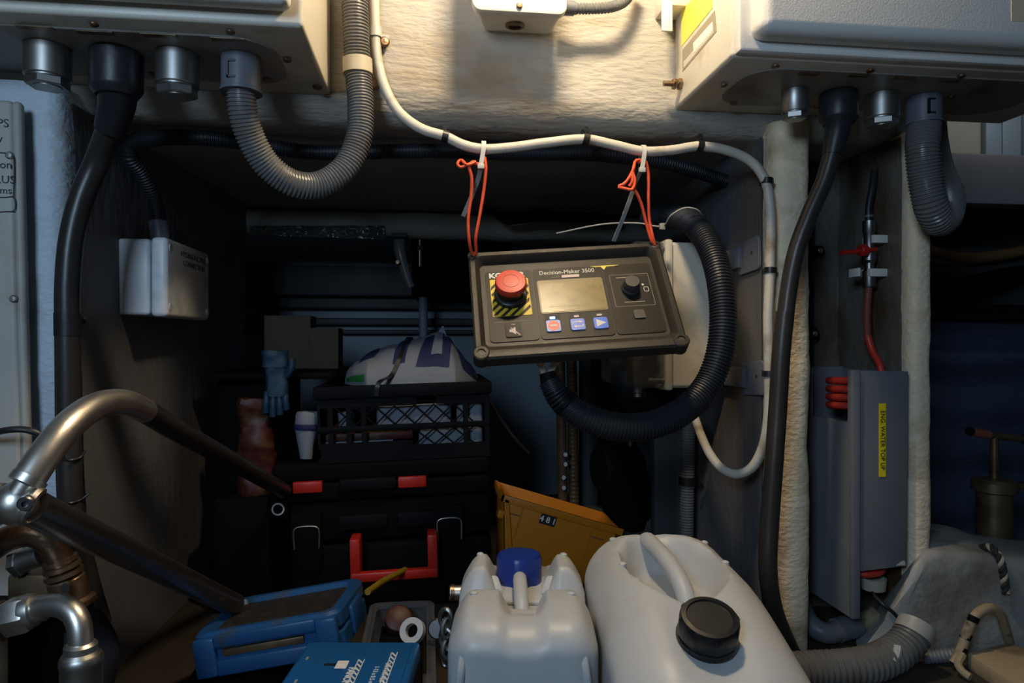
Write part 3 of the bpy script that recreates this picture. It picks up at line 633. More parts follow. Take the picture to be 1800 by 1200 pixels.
part('warning_mark', flat([(0.040,0.0625), (0.090,0.0625), (0.080,0.0605), (0.068,0.0605), (0.063,0.053), (0.058,0.0605), (0.048,0.0605)], 0.0012, 0.0003), 'decal_yellow', t)
# cords and cable ties that carry it
def cordset(pts_list, lab):
    tt = thing('hanging_cord', lab, 'cord', pts_list[0][-1], 'orange cords carrying the panel')
    for p in pts_list: part('strand', tube(p, 0.0026, 10, 0.004), 'orange_cord', tt)
    return tt
e1 = MP @ Vector((-PW/2+0.010, -0.001, PH/2-0.009)); e2 = MP @ Vector((PW/2-0.010, -0.001, PH/2-0.009))
Yc = 1.12
cordset([[PY(852,276,Yc-.004), PY(854,296,Yc-.005), PY(851,330,Yc), PY(843,380,Yc+.005), PY(836,420,Yc+.01), e1+V(.003,-.004,.004), e1],
         [PY(842,292,Yc), PY(832,284,Yc-.006), PY(825,292,Yc-.008), PY(829,312,Yc-.006), PY(828,345,Yc), PY(823,385,Yc+.005), PY(825,425,Yc+.012), e1+V(-.004,-.004,.004), e1],
         [PY(844,288,Yc-.004), PY(825,288,Yc-.008), PY(810,294,Yc-.006), PY(804,288,Yc-.004), PY(810,281,Yc-.002), PY(822,290,Yc-.012), PY(836,284,Yc-.008)]],
        'orange cord tied in a small flat knot, carrying the stop-button end of the panel')
cordset([[PY(1122,286,Yc), PY(1133,282,Yc-.008), PY(1139,300,Yc-.004), PY(1140,350,Yc+.002), PY(1142,390,Yc+.01), e2+V(-.004,-.003,.012), e2],
         [PY(1132,284,Yc), PY(1118,282,Yc-.006), PY(1113,305,Yc-.006), PY(1110,325,Yc-.006), PY(1115,332,Yc-.006), PY(1126,355,Yc), PY(1136,392,Yc+.008), e2+V(-.006,-.002,.006), e2],
         [PY(1116,284,Yc-.008), PY(1112,300,Yc-.01), PY(1098,322,Yc-.01), PY(1086,328,Yc-.008), PY(1098,331,Yc-.01), PY(1111,333,Yc-.012), PY(1116,318,Yc-.012), PY(1110,300,Yc-.01), PY(1112,318,Yc-.012), PY(1106,327,Yc-.008)]],
        'orange cord tied in a large loose bow, carrying the knob end of the panel')
def cable_tie(loop_px, loop_py, tail, lab, k):
    c = PY(loop_px, loop_py, 1.12); tt = thing('cable_tie', lab, 'cable tie', c, 'cable ties over the white cable')
    part('loop', strip([c+V(0,0.010,-0.012), c+V(0,0.0105,0.004), c+V(0.0,0.004,0.0105), c+V(0,-0.006,0.0095), c+V(-0.0005,-0.0115,0.0), c+V(-0.003,-0.0125,-0.018), c+V(-0.0055,-0.0125,-0.032)], 0.0072, 0.0014, (1,0,0)), 'nylon_tie', tt)
    h = c+V(-0.0055,-0.0125,-0.034)
    part('head', box(h.x-0.0055, h.x+0.0055, h.y-0.004, h.y+0.003, h.z-0.004, h.z+0.004, 0.001), 'nylon_tie', tt)
    part('tail', strip([h, *tail], 0.0075, 0.0012, (1,0,0.3)), 'grey_tie', tt)
cable_tie(850, 260, [PY(841,312,1.124), PY(829,345,1.14), PY(814,380,1.155)], 'white cable tie over the white cable, its short tail behind the flat-knotted cord', 0)
cable_tie(1130, 267, [PY(1121,312,1.126), PY(1101,368,1.15), PY(1079,424,1.18)], 'white cable tie over the white cable, its long tail behind the bow-tied cord', 1)
# wires and the black corrugated hose from the panel's underside
t = thing('panel_conduit', 'fat black corrugated hose curling from the control panel underside', 'conduit', PY(1100, 775, 1.15))
hp = [PY(966,668,1.085), PY(984,700,1.08), PY(1016,726,1.075), PY(1057,744,1.07), PY(1103,751,1.07), PY(1152,745,1.075), PY(1203,720,1.085), PY(1243,677,1.095), PY(1265,620,1.10), PY(1271,555,1.11), PY(1265,490,1.13), PY(1248,435,1.17), PY(1223,398,1.22), PY(1190,382,1.30), PY(1140,385,1.38)]
part('corrugated_hose', tube(hp, lambda s: 0.0232-0.004*max(0, 1-s/0.09), 20, rib=(0.0056, 0.0022)), 'black_corrugated', t)
part('tape_wrap', tube([PY(962,655,1.088), PY(967,672,1.085), PY(980,695,1.081), PY(996,711,1.078)], lambda s: 0.0130+0.0098*s, 18), 'soft_black', t)
for k, (a0, b0) in enumerate(((936,628), (942,628), (949,627), (969,627), (976,626), (984,625))):
    part('wire', tube([PY(a0-2, 580, 1.075), PY(a0, b0-10, 1.077), PY(a0+4, b0+2, 1.08), PY(a0+(963-a0)*0.55, 650, 1.084), PY(959+k*1.6, 672, 1.086)], 0.0021, 8), 'wire_cream', t)
# tie round the far end of that hose
t = thing('cable_tie', 'long thin grey cable tie around the far end of the fat black hose', 'cable tie', PY(1165, 398, 1.30))
part('strap', tube([PY(1237,384,1.22), PY(1226,369,1.20), PY(1205,365,1.20), PY(1180,378,1.21), PY(1165,397,1.24), PY(1120,392,1.27), PY(1060,394,1.28), PY(978,410,1.30)], 0.0016, 8), 'grey_tie', t)
hh = PY(1164, 398, 1.24); part('head', box(hh.x-.005, hh.x+.005, hh.y-.004, hh.y+.004, hh.z-.006, hh.z+.006, .001), 'grey_tie', t)
# ================================================================ right: enclosure on the recess side
t = thing('relay_enclosure', 'cream enclosure with a clear cover behind the fat black hose', 'electrical box', (0.5, 1.42, 0.45))
ez0, ez1 = PY(1215,682,1.30).z, PY(1215,425,1.30).z
part('body', box(0.475, 0.585, 1.30, 1.55, ez0, ez1, 0.008, 3), 'enclosure_cream', t)
part('body_lip', box(0.462, 0.478, 1.292, 1.558, ez0-0.004, ez1+0.004, 0.005, 2), 'enclosure_cream', t)
part('clear_cover', box(0.398, 0.463, 1.296, 1.555, ez0, ez1, 0.008, 2), 'smoky_plastic', t)
for zz in (ez0+0.015, ez1-0.015): part('cover_screw', cyl((0.43, 1.302, zz), (1,0,0), 0.006, 0.034), 'steel', t)
part('relay_block', box(0.405, 0.455, 1.33, 1.50, ez0+0.03, ez0+0.12, 0.004), 'brown_brass', t)
for k in range(4):
    part('wire', tube([(0.42, 1.315, ez0+0.06+0.005*k), (0.435, 1.312, ez0+0.09), (0.455, 1.312, ez0+0.075-0.008*k)], 0.0016, 8), 'grey_plastic', t)
for a, b in ((1310, 450), (1318, 664)):
    c = PX(a, b, 0.585)
    part('mounting_tab', xf(prism(rrect(0.085, 0.062, 0.010, 4), 0.005, 0.001, 1), frame((0.5925, c.y-0.005, c.z), (0,-1,0.06), (0,0,1))), 'grey_plastic', t)
    part('tab_screw', screw((0.589, c.y-0.02, c.z+0.004), (-1,0,0), 0.0042), 'pure_black', t)
    part('tab_arm', box(0.580, 0.598, c.y+0.02, 1.50, c.z-0.02, c.z+0.02, 0.003), 'grey_plastic', t)
for dx in (0.0, 0.028):
    part('cable_gland', lathe([(0.012,0),(0.012,0.012),(0.009,0.014),(0.009,0.022)], 16, axis((0.43+dx, 1.37, ez0), (0,0,-1))), 'steel' if dx == 0 else 'soft_black', t)

# ================================================================ niche with the water hose caddy
YN = 1.185
t = thing('hose_valve', 'red-handled water valve on a thin hose above the hose caddy', 'valve', PY(1528, 500, YN))
part('supply_hose', tube([PY(1537,300,1.19), PY(1533,330,YN), PY(1527,365,YN), PY(1527,395,YN)], 0.0062, 12), 'black_rubber', t)
part('hose_clamp', lathe([(0.008,0),(0.008,0.004)], 16, axis(PY(1527,382,YN), (0,0,1))), 'grey_plastic', t)
part('valve_body', join(lathe([(0.011,0.0),(0.012,0.004),(0.012,0.03),(0.009,0.034),(0.009,0.045),(0.013,0.05),(0.013,0.066),(0.010,0.07),(0.010,0.10),(0.012,0.104),(0.012,0.124),(0.008,0.126)], 18, axis(PY(1528,505,YN), (0,0,1)))), 'dark_steel', t)
hnd = part('valve_handle', join(cyl(PY(1511,440,YN-0.012), (1,0,0.02), 0.0115, 0.014, 16, 0.002), tube([PY(1478,444,YN-0.012), PY(1505,442,YN-0.012), PY(1540,438,YN-0.014)], 0.0042, 10)), 'tool_red', t)
for a, b, w_ in ((1543, 420, 0.011), (1539, 479, 0.0125)):
    c = PY(a, b, YN-0.012); part('pipe_clip', box(c.x-w_, max(c.x+w_, 0.846), c.y-0.004, c.y+0.03, c.z-0.0075, c.z+0.0075, 0.0015), 'white_plastic', t)
c = PY(1511, 478, YN-0.01); part('pipe_clip', box(c.x-.0025, c.x+.0025, c.y, c.y+0.03, c.z-.008, c.z+.008, .001), 'white_plastic', t)
part('spring_guard', tube([PY(1527,505,YN), PY(1524,550,YN), PY(1525,595,YN)], 0.0072, 14, rib=(0.004, 0.0011)), 'hose_rust', t)
part('red_hose', tube([PY(1525,590,YN), PY(1534,618,YN-.010), PY(1546,640,YN-.025), PY(1552,672,YN-.035)], 0.0066, 12), 'hose_red', t)
# the grey caddy: front sheet, deeper side sheet with a slot
t = thing('hose_caddy', 'grey hose caddy marked ENG. WATER TOP UP in the niche between two posts', 'hose holder', (0.66, 1.25, 0.1))
cx0, cx1 = PY(1497,700,1.105).x, PY(1597,700,1.105).x
zt_, zbm = PY(1540,651,1.105).z, PY(1540,1003,1.105).z; zpl = PY(1505,1085,1.105).z
part('front_sheet', hexa([(cx0,1.105,zbm-0.001), (cx1-0.004,1.105,zbm+0.006), (cx1-0.004,1.113,zbm+0.006), (cx0,1.113,zbm-0.001), (cx0,1.105,zt_), (cx1,1.105,zt_-0.002), (cx1,1.113,zt_-0.002), (cx0,1.113,zt_)], 0.001), 'hose_box_grey', t)
sl = PX(1470, 726, cx0).z
part('side_sheet', join(box(cx0-0.002, cx0+0.006, 1.103, 1.334, zpl, sl-0.012), box(cx0-0.002, cx0+0.006, 1.103, 1.113, sl-0.012, zt_), box(cx0-0.002, cx0+0.006, 1.235, 1.334, sl-0.012, zt_)), 'hose_box_grey', t)
part('edge_angle', box(cx0-0.003, cx0+0.012, 1.0985, 1.1065, zpl, zt_+0.001, 0.001), 'hose_box_grey', t)
part('right_sheet', box(cx1-0.003, cx1, 1.110, 1.30, zbm+0.008, zt_-0.003), 'hose_box_grey', t)
part('back_sheet', box(cx0, cx1, 1.296, 1.302, zpl+0.05, zt_), 'hose_box_grey', t)
part('paint_chip', xf(prism([(0,0), (0.018,0), (0.016,0.008), (0.010,0.006), (0.005,0.003)], 0.0005), frame((cx1-0.024, 1.1048, zbm+0.008), (1,0,0), (0,0,1))), 'nylon_tie', t)
lz0, lz1 = PY(1552,838,1.103).z, PY(1552,709,1.103).z; lx = PY(1552,770,1.103).x
lab = part('yellow_label', box(lx-0.0062, lx+0.0062, 1.1038, 1.1052, lz0, lz1), 'label_yellow', t, 'yellow tape label reading ENG. WATER TOP UP')
text('ENG. WATER TOP UP', 0.0117, frame((lx, 1.1035, (lz0+lz1)/2), (0,0,-1), (1,0,0)), 'print_black', lab, sx=0.92)
# red hose coiled inside the caddy
def coil(cx, cy, rx, ry, z0, z1, turns):
    n = turns*16; return [(cx+rx*math.cos(2*math.pi*k/16), cy+ry*math.sin(2*math.pi*k/16), z0+(z1-z0)*k/n) for k in range(n+1)]
ccx = (cx0+cx1)/2
single('coiled_hose', tube(coil(ccx-0.001, 1.178, 0.038, 0.050, sl+0.004, zt_-0.014, 4), 0.0068, 12, 0.008), 'hose_red', 'red hose coils showing in the slot at the top of the hose caddy', 'hose')
single('coiled_hose', tube(coil(ccx, 1.168, 0.0375, 0.044, zbm-0.022, zbm+0.004, 2), 0.0062, 12, 0.008), 'hose_red', 'red hose coils showing under the bottom of the hose caddy', 'hose')
cp = PY(1528, 1042, 1.15)
single('white_cup', lathe([(0.017,0),(0.020,0.002),(0.022,0.022),(0.020,0.0225),(0.018,0.004),(0,0.004)], 28, axis((cp.x, 1.139, zbm-0.046), (0,0,1))), 'rope_white', 'dirty white cup end under the red hose coils', 'cup')
# small clips and thin conduit in the niche's dark corner
for a, b, lab in ((1441, 441, 'grey round pipe clip beside the black cable, level with the red valve'), (1432, 587, 'grey round pipe clip on the niche wall, just over the hose caddy')):
    c = PY(a, b, 1.30); tt = thing('pipe_clip', lab, 'clip', c)
    part('clip_body', cyl(c+V(0,0.037,0), (0,-1,0), 0.012, 0.037, 18, 0.002), 'soft_black', tt); part('screw_head', screw(c+V(0.001,-0.0005,0.001), (0,-1,0), 0.0058), 'steel', tt)
single('thin_conduit', tube([PY(1430,286,1.316), PY(1427,330,1.317), PY(1424,480,1.317), PY(1423,600,1.317), PY(1423,700,1.317)], 0.0085, 12, rib=(0.005, 0.0012)), 'black_corrugated', 'thin black corrugated conduit in the dark corner of the niche', 'conduit')
# pipework at the foot of the niche
t = thing('drain_elbow', 'grey plastic drain elbow on the floor under the hose caddy', 'pipe', PY(1450, 1130, 1.17))
part('elbow', tube([PY(1409,1066,1.22), PY(1424,1096,1.18), PY(1450,1112,1.16), PY(1485,1105,1.17)], 0.0185, 18), 'grey_plastic', t)
part('socket', tube([PY(1470,1108,1.165), PY(1505,1098,1.175)], 0.0215, 20), 'grey_plastic', t)
part('spigot', tube([PY(1500,1100,1.175), PY(1526,1086,1.183), PY(1537,1080,1.186)], 0.0155, 16), 'beige_hose', t)
single('bilge_cable', tube([PY(1530,1034,1.135), PY(1538,1048,1.115), PY(1553,1062,1.10), PY(1572,1078,1.094), PY(1590,1100,1.098)], 0.0032, 10), 'black_rubber', 'thin black cable crossing over the drain elbow', 'cable')
# large grey hose lying at the bottom right
t = thing('bilge_hose', 'large grey corrugated bilge hose lying beside the jerrycan with the black cap', 'hose', (0.55, 1.0, 0.0))
hz = [(1310,1160,1.115), (1345,1172,1.09), (1385,1178,1.082), (1440,1176,1.085), (1500,1172,1.088), (1548,1160,1.10), (1585,1138,1.115), (1606,1112,1.125), (1612,1098,1.13)]
part('corrugated_hose', tube([PD(*k) for k in hz], 0.0288, 24, rib=(0.0098, 0.0034)), 'grey_corrugated', t)
part('torn_cuff', tube([PD(1604,1115,1.124), PD(1609,1105,1.127), PD(1612,1098,1.13)], 0.0293, 20), 'grey_tie', t, 'pale torn wrapping at the hose end')
part('tape_patch', tube([PD(1571,1160,1.083), PD(1577,1147,1.085), PD(1578,1135,1.090)], 0.0064, 8), 'nylon_tie', t, 'pale tape patch')
single('grey_hose', tube([PY(1622,1155,1.075), PY(1650,1153,1.065), PY(1682,1150,1.055)], 0.0115, 14, rib=(0.006, 0.001)), 'grey_plastic', 'thin grey printed hose between the bilge hose and the beige loop', 'hose')
t = thing('looped_hose', 'beige taped hose bent in an upright loop by the beige board', 'hose', PY(1720, 1160, 1.05))
part('loop', tube([PY(1676,1165,1.04), PY(1690,1140,1.04), PY(1702,1105,1.04), PY(1718,1078,1.045), PY(1738,1068,1.05), PY(1757,1078,1.06), PY(1766,1102,1.075), PY(1774,1128,1.086)], 0.0078, 14), 'beige_hose', t)
for a, b, c0, c1 in ((1698,1118,1697,1120), (1711,1088,1714,1084), (1690,1142,1692,1136)):
    part('black_tape', tube([PY(a-2,b+5,1.04), PY(a+2,b-5,1.0405)], 0.0086, 14), 'soft_black', t)
# beige board lying at the right corner
bpz = 0.028
single('beige_board', hexa([PZ(1700,1146,bpz)-V(0,0,bpz), PZ(1830,1230,bpz)-V(0,0,bpz), PZ(1990,1195,bpz)-V(0,0,bpz), PZ(1770,1128,bpz)-V(0,0,bpz), PZ(1700,1146,bpz), PZ(1830,1230,bpz), PZ(1990,1195,bpz), PZ(1770,1128,bpz)], 0.004, 2), 'beige_board', 'beige board edge lying on the floor behind the looped hose', 'board')
single('frayed_string', tube([PY(1692,1150,1.03), PY(1684,1168,1.02), PY(1694,1182,1.01), PY(1706,1190,1.0)], 0.0062, 8), 'beige_hose', 'frayed beige string end below the looped hose', 'string')
# black and white rope over the stringer
rp = [PY(1726,962,1.13), PY(1742,962,1.105), PY(1756,978,1.086), PY(1764,1010,1.084), PY(1768,1042,1.086)]
t = thing('braided_rope', 'black and white braided rope end hanging over the blue-grey stringer', 'rope', rp[-1])
def twist(ph, r=0.0035, rr=0.0036):
    p, L = smooth_path(rp, 0.002); out = []
    for i, q in enumerate(p):
        T = (p[min(i+1,len(p)-1)]-p[max(i-1,0)]).normalized(); u = T.orthogonal().normalized(); b = T.cross(u); a = i*0.42+ph
        out.append(q+(u*math.cos(a)+b*math.sin(a))*r)
    return tube(out[::2], rr, 8, 0.003)
for k in range(3): part('strand', twist(k*2.1), 'rope_white' if k == 0 else 'rope_dark', t)

# ================================================================ beyond the right post
struct('trim_3', box(0.86, 1.75, 1.47, 1.53, PY(1740,358,1.47).z, PY(1740,270,1.47).z, 0.004), 'beam_grey')
struct('wall_beyond', box(0.9, 1.415, 1.60, 1.62, 0.95, 1.22), 'panel_beige')
struct('window_1', join(box(1.416, 1.462, 1.585, 1.62, 0.95, 1.22, 0.004), box(1.468, 1.522, 1.59, 1.62, 0.95, 1.22, 0.004), box(1.527, 1.76, 1.585, 1.62, 0.95, 1.22, 0.004)), 'frame_pale_blue')
struct('trim_4', box(0.86, 1.75, 1.78, 1.84, PY(1740,560,1.78).z+0.11, PY(1740,470,1.78).z+0.06, 0.01), 'dark_wall')
def sheet(u, v):
    x = 0.84+u*0.85; z = 0.003+v*0.607; w_ = max(0.0, (v-0.86)/0.14)
    return (x, (1.615-1.66)*w_+1.66+(1-w_)*(0.012*math.sin(z*46+noise.noise(Vector((x*3,0,z*2)))*2.5)+0.02*noise.noise(Vector((x*2.5, 3, z*9)))-0.05*(1-v)), z)
single('navy_sheet', grid(sheet, 60, 150), 'navy_sheet', 'dark navy wrinkled sheet hanging behind the brass pump', 'sheet')
for k, (py, r, lab) in enumerate(((541, 0.010, 'upper black pipe running over the top of the navy sheet'), (556, 0.012, 'lower black pipe running over the top of the navy sheet'))):
    single('pipe_run', tube([PY(1600,py-2,1.60), PY(1700,py,1.60), PY(1830,py+2,1.60), V(1.785,1.60,PY(1830,py+2,1.60).z)], r, 12), 'soft_black', lab, 'pipe')
single('dark_hose', tube([PY(1600,430,1.74), PY(1680,452,1.74), PY(1760,448,1.74), PY(1830,430,1.74), V(1.785,1.74,0.86)], 0.016, 12), 'pipe_brown', 'dark brown hose crossing the gap under the grey beam', 'hose')
single('dark_hose', tube([PY(1600,505,1.74), PY(1690,498,1.74), PY(1760,482,1.74), PY(1815,474,1.74), V(1.785,1.74,0.78)], 0.018, 12), 'soft_black', 'black hose sagging between the grey beam and the navy sheet', 'hose')
t = thing('grease_pump', 'old brass hand pump with a red-tipped T-handle behind the stringer', 'pump', PY(1745, 985, 1.34))
pz0 = 0.0; pc = PY(1748, 900, 1.34)
ax = Matrix.Translation((pc.x, 1.34, 0))
part('barrel', xf(lathe([(0.036,pz0),(0.036,pz0+0.01),(0.034,pz0+0.012),(0.034,PY(1748,862,1.34).z)], 28), ax), 'brown_brass', t)
z1 = PY(1748,862,1.34).z
part('top_flange', xf(lathe([(0.034,z1-0.004),(0.043,z1),(0.043,z1+0.020),(0.038,z1+0.026),(0.016,z1+0.028)], 28), ax), 'brown_brass', t)
part('flange_lug', box(pc.x+0.03, pc.x+0.085, 1.325, 1.355, z1+0.002, z1+0.016, 0.003), 'brown_brass', t)
z2 = PY(1748,766,1.34).z
part('plunger_rod', xf(lathe([(0.0085,z1),(0.0085,z2)], 16), ax), 'brown_brass', t)
hl = part('t_handle', tube([PY(1706,759,1.34), PY(1725,762,1.34), PY(1760,767,1.34), PY(1800,771,1.34), PY(1830,775,1.34)], lambda s: 0.0085-0.003*abs(s-0.35), 14), 'brown_brass', t)
part('red_grip', tube([PY(1709,759,1.34), PY(1722,761,1.34), PY(1738,764,1.34)], 0.0095, 14), 'hose_rust', hl); part('end_knob', lathe([(0,-.009),(.008,-.006),(.010,0),(.008,.006),(0,.009)], 16, axis(PY(1705,758,1.34), (1,0,0))), 'soft_black', hl)
part('end_knob', lathe([(0,-.014),(.011,-.009),(.014,0),(.011,.009),(0,.014)], 16, axis(PY(1806,772,1.34), (1,0,0))), 'soft_black', hl)
single('dark_bracket', box(0.93, 1.12, 1.50, 1.56, 0.0, 0.17, 0.01), 'dark_wall', 'dark metal bracket in the shadow behind the brass pump', 'bracket')
# ================================================================ stack of cases inside the recess
RS = Matrix.Translation((-0.07, 1.42, 0.0)) @ Matrix.Rotation(math.radians(-1.6), 4, 'Y') @ Matrix.Translation((0, 0, 0.004))
def sbox(*a, **k): return xf(box(*a, **k), RS)
def sz(py): return (600-py)/FPX*1.40 + H          # height on the stack's front
zA, zB_, zC = 0.225, 0.302, 0.458
# lower case with the red handle
t = thing('tool_case', 'black tool case with a red carry handle, bottom of the stack in the recess', 'tool case', RS @ Vector((0,0.18,0)))
part('lower_shell', sbox(-0.205, 0.205, 0.0, 0.34, 0.0, 0.135, bev=0.012, seg=3), 'case_black', t)
part('upper_shell', sbox(-0.205, 0.205, 0.004, 0.34, 0.139, zA, bev=0.012, seg=3), 'case_black', t)
for xa, xb in ((-0.105, -0.008), (0.012, 0.098)):
    part('raised_panel', sbox(xa, xb, -0.006, 0.01, 0.165, 0.195, bev=0.004), 'soft_black', t)
for xc in (-0.168, 0.118):
    lt = part('latch', sbox(xc-0.030, xc+0.030, -0.010, 0.008, 0.09, 0.205, bev=0.004), 'case_black', t)
    Ml = RS @ frame((xc, -0.0105, 0.165), (1,0,0), (0,0,1))
    part('latch_wire', xf(tube([(-0.024,-0.03,0), (-0.024,0.008,0), (-0.019,0.013,0), (0.019,0.013,0), (0.024,0.008,0), (0.024,-0.03,0)], 0.0014, 8, 0.004), Ml), 'polished_steel', lt)
hz0, hz1 = 0.078, 0.150
hd = join(sbox(-0.086, -0.066, -0.05, 0.0, hz1-0.075, hz1, bev=0.003), sbox(0.066, 0.086, -0.05, 0.0, hz1-0.075, hz1, bev=0.003), sbox(-0.086, 0.086, -0.052, -0.034, hz1-0.085, hz1-0.066, bev=0.004))
part('carry_handle', xf(hd, Matrix.Translation((0.006, 0, 0.008))), 'tool_red', t)
# flat case with two red latches
t = thing('tool_case', 'flat black tool case with two red latches, under the plastic crate', 'tool case', RS @ Vector((0,0.18,zA)))
part('lower_shell', sbox(-0.235, 0.205, -0.004, 0.34, zA+0.0005, zA+0.038, bev=0.008, seg=3), 'case_black', t)
part('upper_shell', sbox(-0.235, 0.205, -0.002, 0.34, zA+0.040, zB_, bev=0.008, seg=3), 'case_black', t)
part('grip_rail', sbox(-0.10, 0.012, -0.018, 0.0, zA+0.022, zA+0.046, bev=0.004), 'soft_black', t)
for xc in (-0.163, 0.045):
    part('latch', sbox(xc-0.0285, xc+0.0285, -0.014, 0.0, zA+0.022, zA+0.044, bev=0.002), 'tool_red', t, 'red latch')
part('ring_badge', xf(ring_frame([(0.0125*math.cos(2*math.pi*k/28), 0.0125*math.sin(2*math.pi*k/28)) for k in range(28)], [(0.0095*math.cos(2*math.pi*k/28), 0.0095*math.sin(2*math.pi*k/28)) for k in range(28)], 0.003), RS @ frame((-0.222, -0.006, zA-0.008), (1,0,0), (0,0,1))), 'nylon_tie', t)
part('badge_bracket', sbox(-0.240, -0.204, -0.0045, 0.05, zA-0.03, zA+0.012, bev=0.004), 'case_black', t)
# black plastic crate with a lattice front
cxa, cxb, cya, cyb = -0.142, 0.208, 0.0, 0.32
t = thing('plastic_crate', 'black lattice-sided plastic crate on top of the tool cases', 'crate', RS @ Vector((0.03,0.16,zB_)))
part('bottom', sbox(cxa+0.004, cxb-0.004, cya+0.004, cyb, zB_+0.0005, zB_+0.010), 'soft_black', t)
part('rim', join(sbox(cxa-0.006, cxb+0.006, cya-0.008, cya+0.010, zC-0.026, zC, bev=0.003), sbox(cxa-0.006, cxa+0.012, cya, cyb, zC-0.026, zC, bev=0.003), sbox(cxb-0.012, cxb+0.006, cya, cyb, zC-0.026, zC, bev=0.003), sbox(cxa-0.006, cxb+0.006, cyb-0.012, cyb+0.006, zC-0.026, zC, bev=0.003)), 'soft_black', t)
part('base_band', join(sbox(cxa, cxb, cya, cya+0.006, zB_, zB_+0.030), sbox(cxa, cxb, cya-0.002, cya+0.006, zB_+0.062, zB_+0.074, bev=0.002)), 'soft_black', t)
part('side_wall', sbox(cxa, cxa+0.005, cya, cyb, zB_+0.01, zC-0.02), 'soft_black', t); part('side_wall', sbox(cxb-0.005, cxb, cya, cyb, zB_+0.01, zC-0.02), 'soft_black', t); part('back_wall', sbox(cxa, cxb, cyb-0.005, cyb, zB_+0.01, zC-0.02), 'soft_black', t)
for xc in (cxa+0.026, cxa+0.062, 0.012+cxa+0.08, cxb-0.05, cxb-0.006):
    part('post', sbox(xc-0.005, xc+0.005, cya-0.001, cya+0.007, zB_+0.005, zC-0.02), 'soft_black', t)
lat = []
for xa in (cxa+0.035, cxa+0.075, cxa+0.115, cxa+0.155, cxa+0.195, cxa+0.235, cxa+0.275):
    for (z0_, z1_) in ((zB_+0.074, zB_+0.112), (zB_+0.030, zB_+0.062)):
        if xa < cxa+0.19 and z0_ < zB_+0.05: continue
        for s in (0, 1):
            p0, p1 = (xa, z0_), (xa+0.04, z1_)
            if s: p0, p1 = (xa, z1_), (xa+0.04, z0_)
            lat.append(xf(tube([(p0[0], cya+0.003, p0[1]), (p1[0], cya+0.003, p1[1])], 0.0018, 5, 0.02), RS))
part('lattice', join(*lat), 'soft_black', t)
part('front_upper_panel', join(sbox(cxa, cxa+0.20, cya+0.001, cya+0.005, zB_+0.112, zC-0.02), sbox(cxa+0.24, cxb, cya+0.001, cya+0.005, zB_+0.112, zC-0.02), sbox(cxa, cxa+0.19, cya+0.001, cya+0.005, zB_+0.028, zB_+0.040)), 'soft_black', t)
part('loose_strap', tube([RS @ Vector((cxb-0.002, 0.10, zC-0.03)), PY(886,745,1.53), PY(905,770,1.53), PY(930,797,1.53)], 0.004, 10), 'pure_black', t)
# contents of the crate
def lumpbox(x0, x1, y0, y1, z0, z1, r, amp=0.006, sc=16):
    return xf(lumpy(rblock(x0, x1, y0, y1, z0, z1, r, 0.01), amp, sc), RS)
single('folded_cloth', lumpbox(cxa+0.115, cxa+0.27, 0.02, 0.24, zB_+0.0612, zB_+0.108, 0.015), 'cloth_white', 'folded white cloth behind the upper lattice of the crate', 'cloth')
single('paper_cup', xf(lathe([(0.014,0),(0.018,0.04),(0.017,0.0402),(0.0,0.012)], 18), RS @ Matrix.Translation((cxa+0.054, 0.034, zB_+0.0588))), 'cloth_white', 'small white cup standing behind the lattice of the crate', 'cup')
single('paper_bag', lumpbox(cxa+0.20, cxb-0.014, 0.02, 0.22, zB_+0.012, zB_+0.06, 0.012, 0.003), 'cloth_white', 'white packet with a dark dot behind the lower lattice of the crate', 'packet')
single('red_folder', sbox(cxa+0.012, cxa+0.19, 0.02, 0.25, zB_+0.040, zB_+0.059, bev=0.003), 'bag_red', 'dull red folder lying in the crate above the blue-grey boxes', 'folder')
single('flat_box', sbox(cxa+0.012, cxa+0.15, 0.016, 0.25, zB_+0.010, zB_+0.0402, bev=0.002), 'hull_blue', 'flat blue-grey box at the bottom of the crate', 'box')
single('striped_pack', lumpbox(cxa+0.285, cxb-0.012, 0.02, 0.18, zB_+0.0605, zB_+0.11, 0.01, 0.003), 'cloth_white', 'small pale packet at the end of the crate, beside the folded cloth', 'packet')

# white and navy sail bag on the crate
t = thing('sail_bag', 'white and navy cloth bag with a black strap heaped on the crate', 'bag', RS @ Vector((0.03, 0.15, zC-0.005)))
ol = [(596,674), (603,652), (622,634), (650,622), (690,607), (722,596), (745,593), (768,586), (790,588), (806,612), (826,636), (840,655), (848,674)]
ox = [PY(a, b, 1.50) for a, b in ol]; zbase = (RS @ Vector((0.03, 0.1, zC-0.008))).z
def bagh(x):
    for p, q in zip(ox, ox[1:]):
        if p.x <= x <= q.x: s = (x-p.x)/(q.x-p.x); s2 = s*s*(3-2*s)*0.4+s*0.6; return max(0, p.z+(q.z-p.z)*s2-zbase)
    return 0.0
x0b, x1b = ox[0].x, ox[-1].x
def bag(u, v, lift=0.0):
    x = x0b+(x1b-x0b)*u; h = bagh(x); a = math.pi*v
    e = min(1.0, 5*u, 5*(1-u))**0.6
    w_ = 0.14*e
    fold = 0.007*noise.noise(Vector((x*14, v*5, 1)))+0.004*noise.noise(Vector((x*40, v*9, 4)))
    hh = h*(math.sin(a)**0.75)
    y = 1.60-math.cos(a)*w_*(1 if v < 0.5 else 1.0)
    n = Vector((0, -math.cos(a), math.sin(a)))
    return Vector((x, y, zbase+hh))+n*(fold*min(1, 6*v, 6*(1-v))+lift)
part('cloth', grid(lambda u, v: bag(u, v), 90, 40), 'cloth_white', t, ang=80)
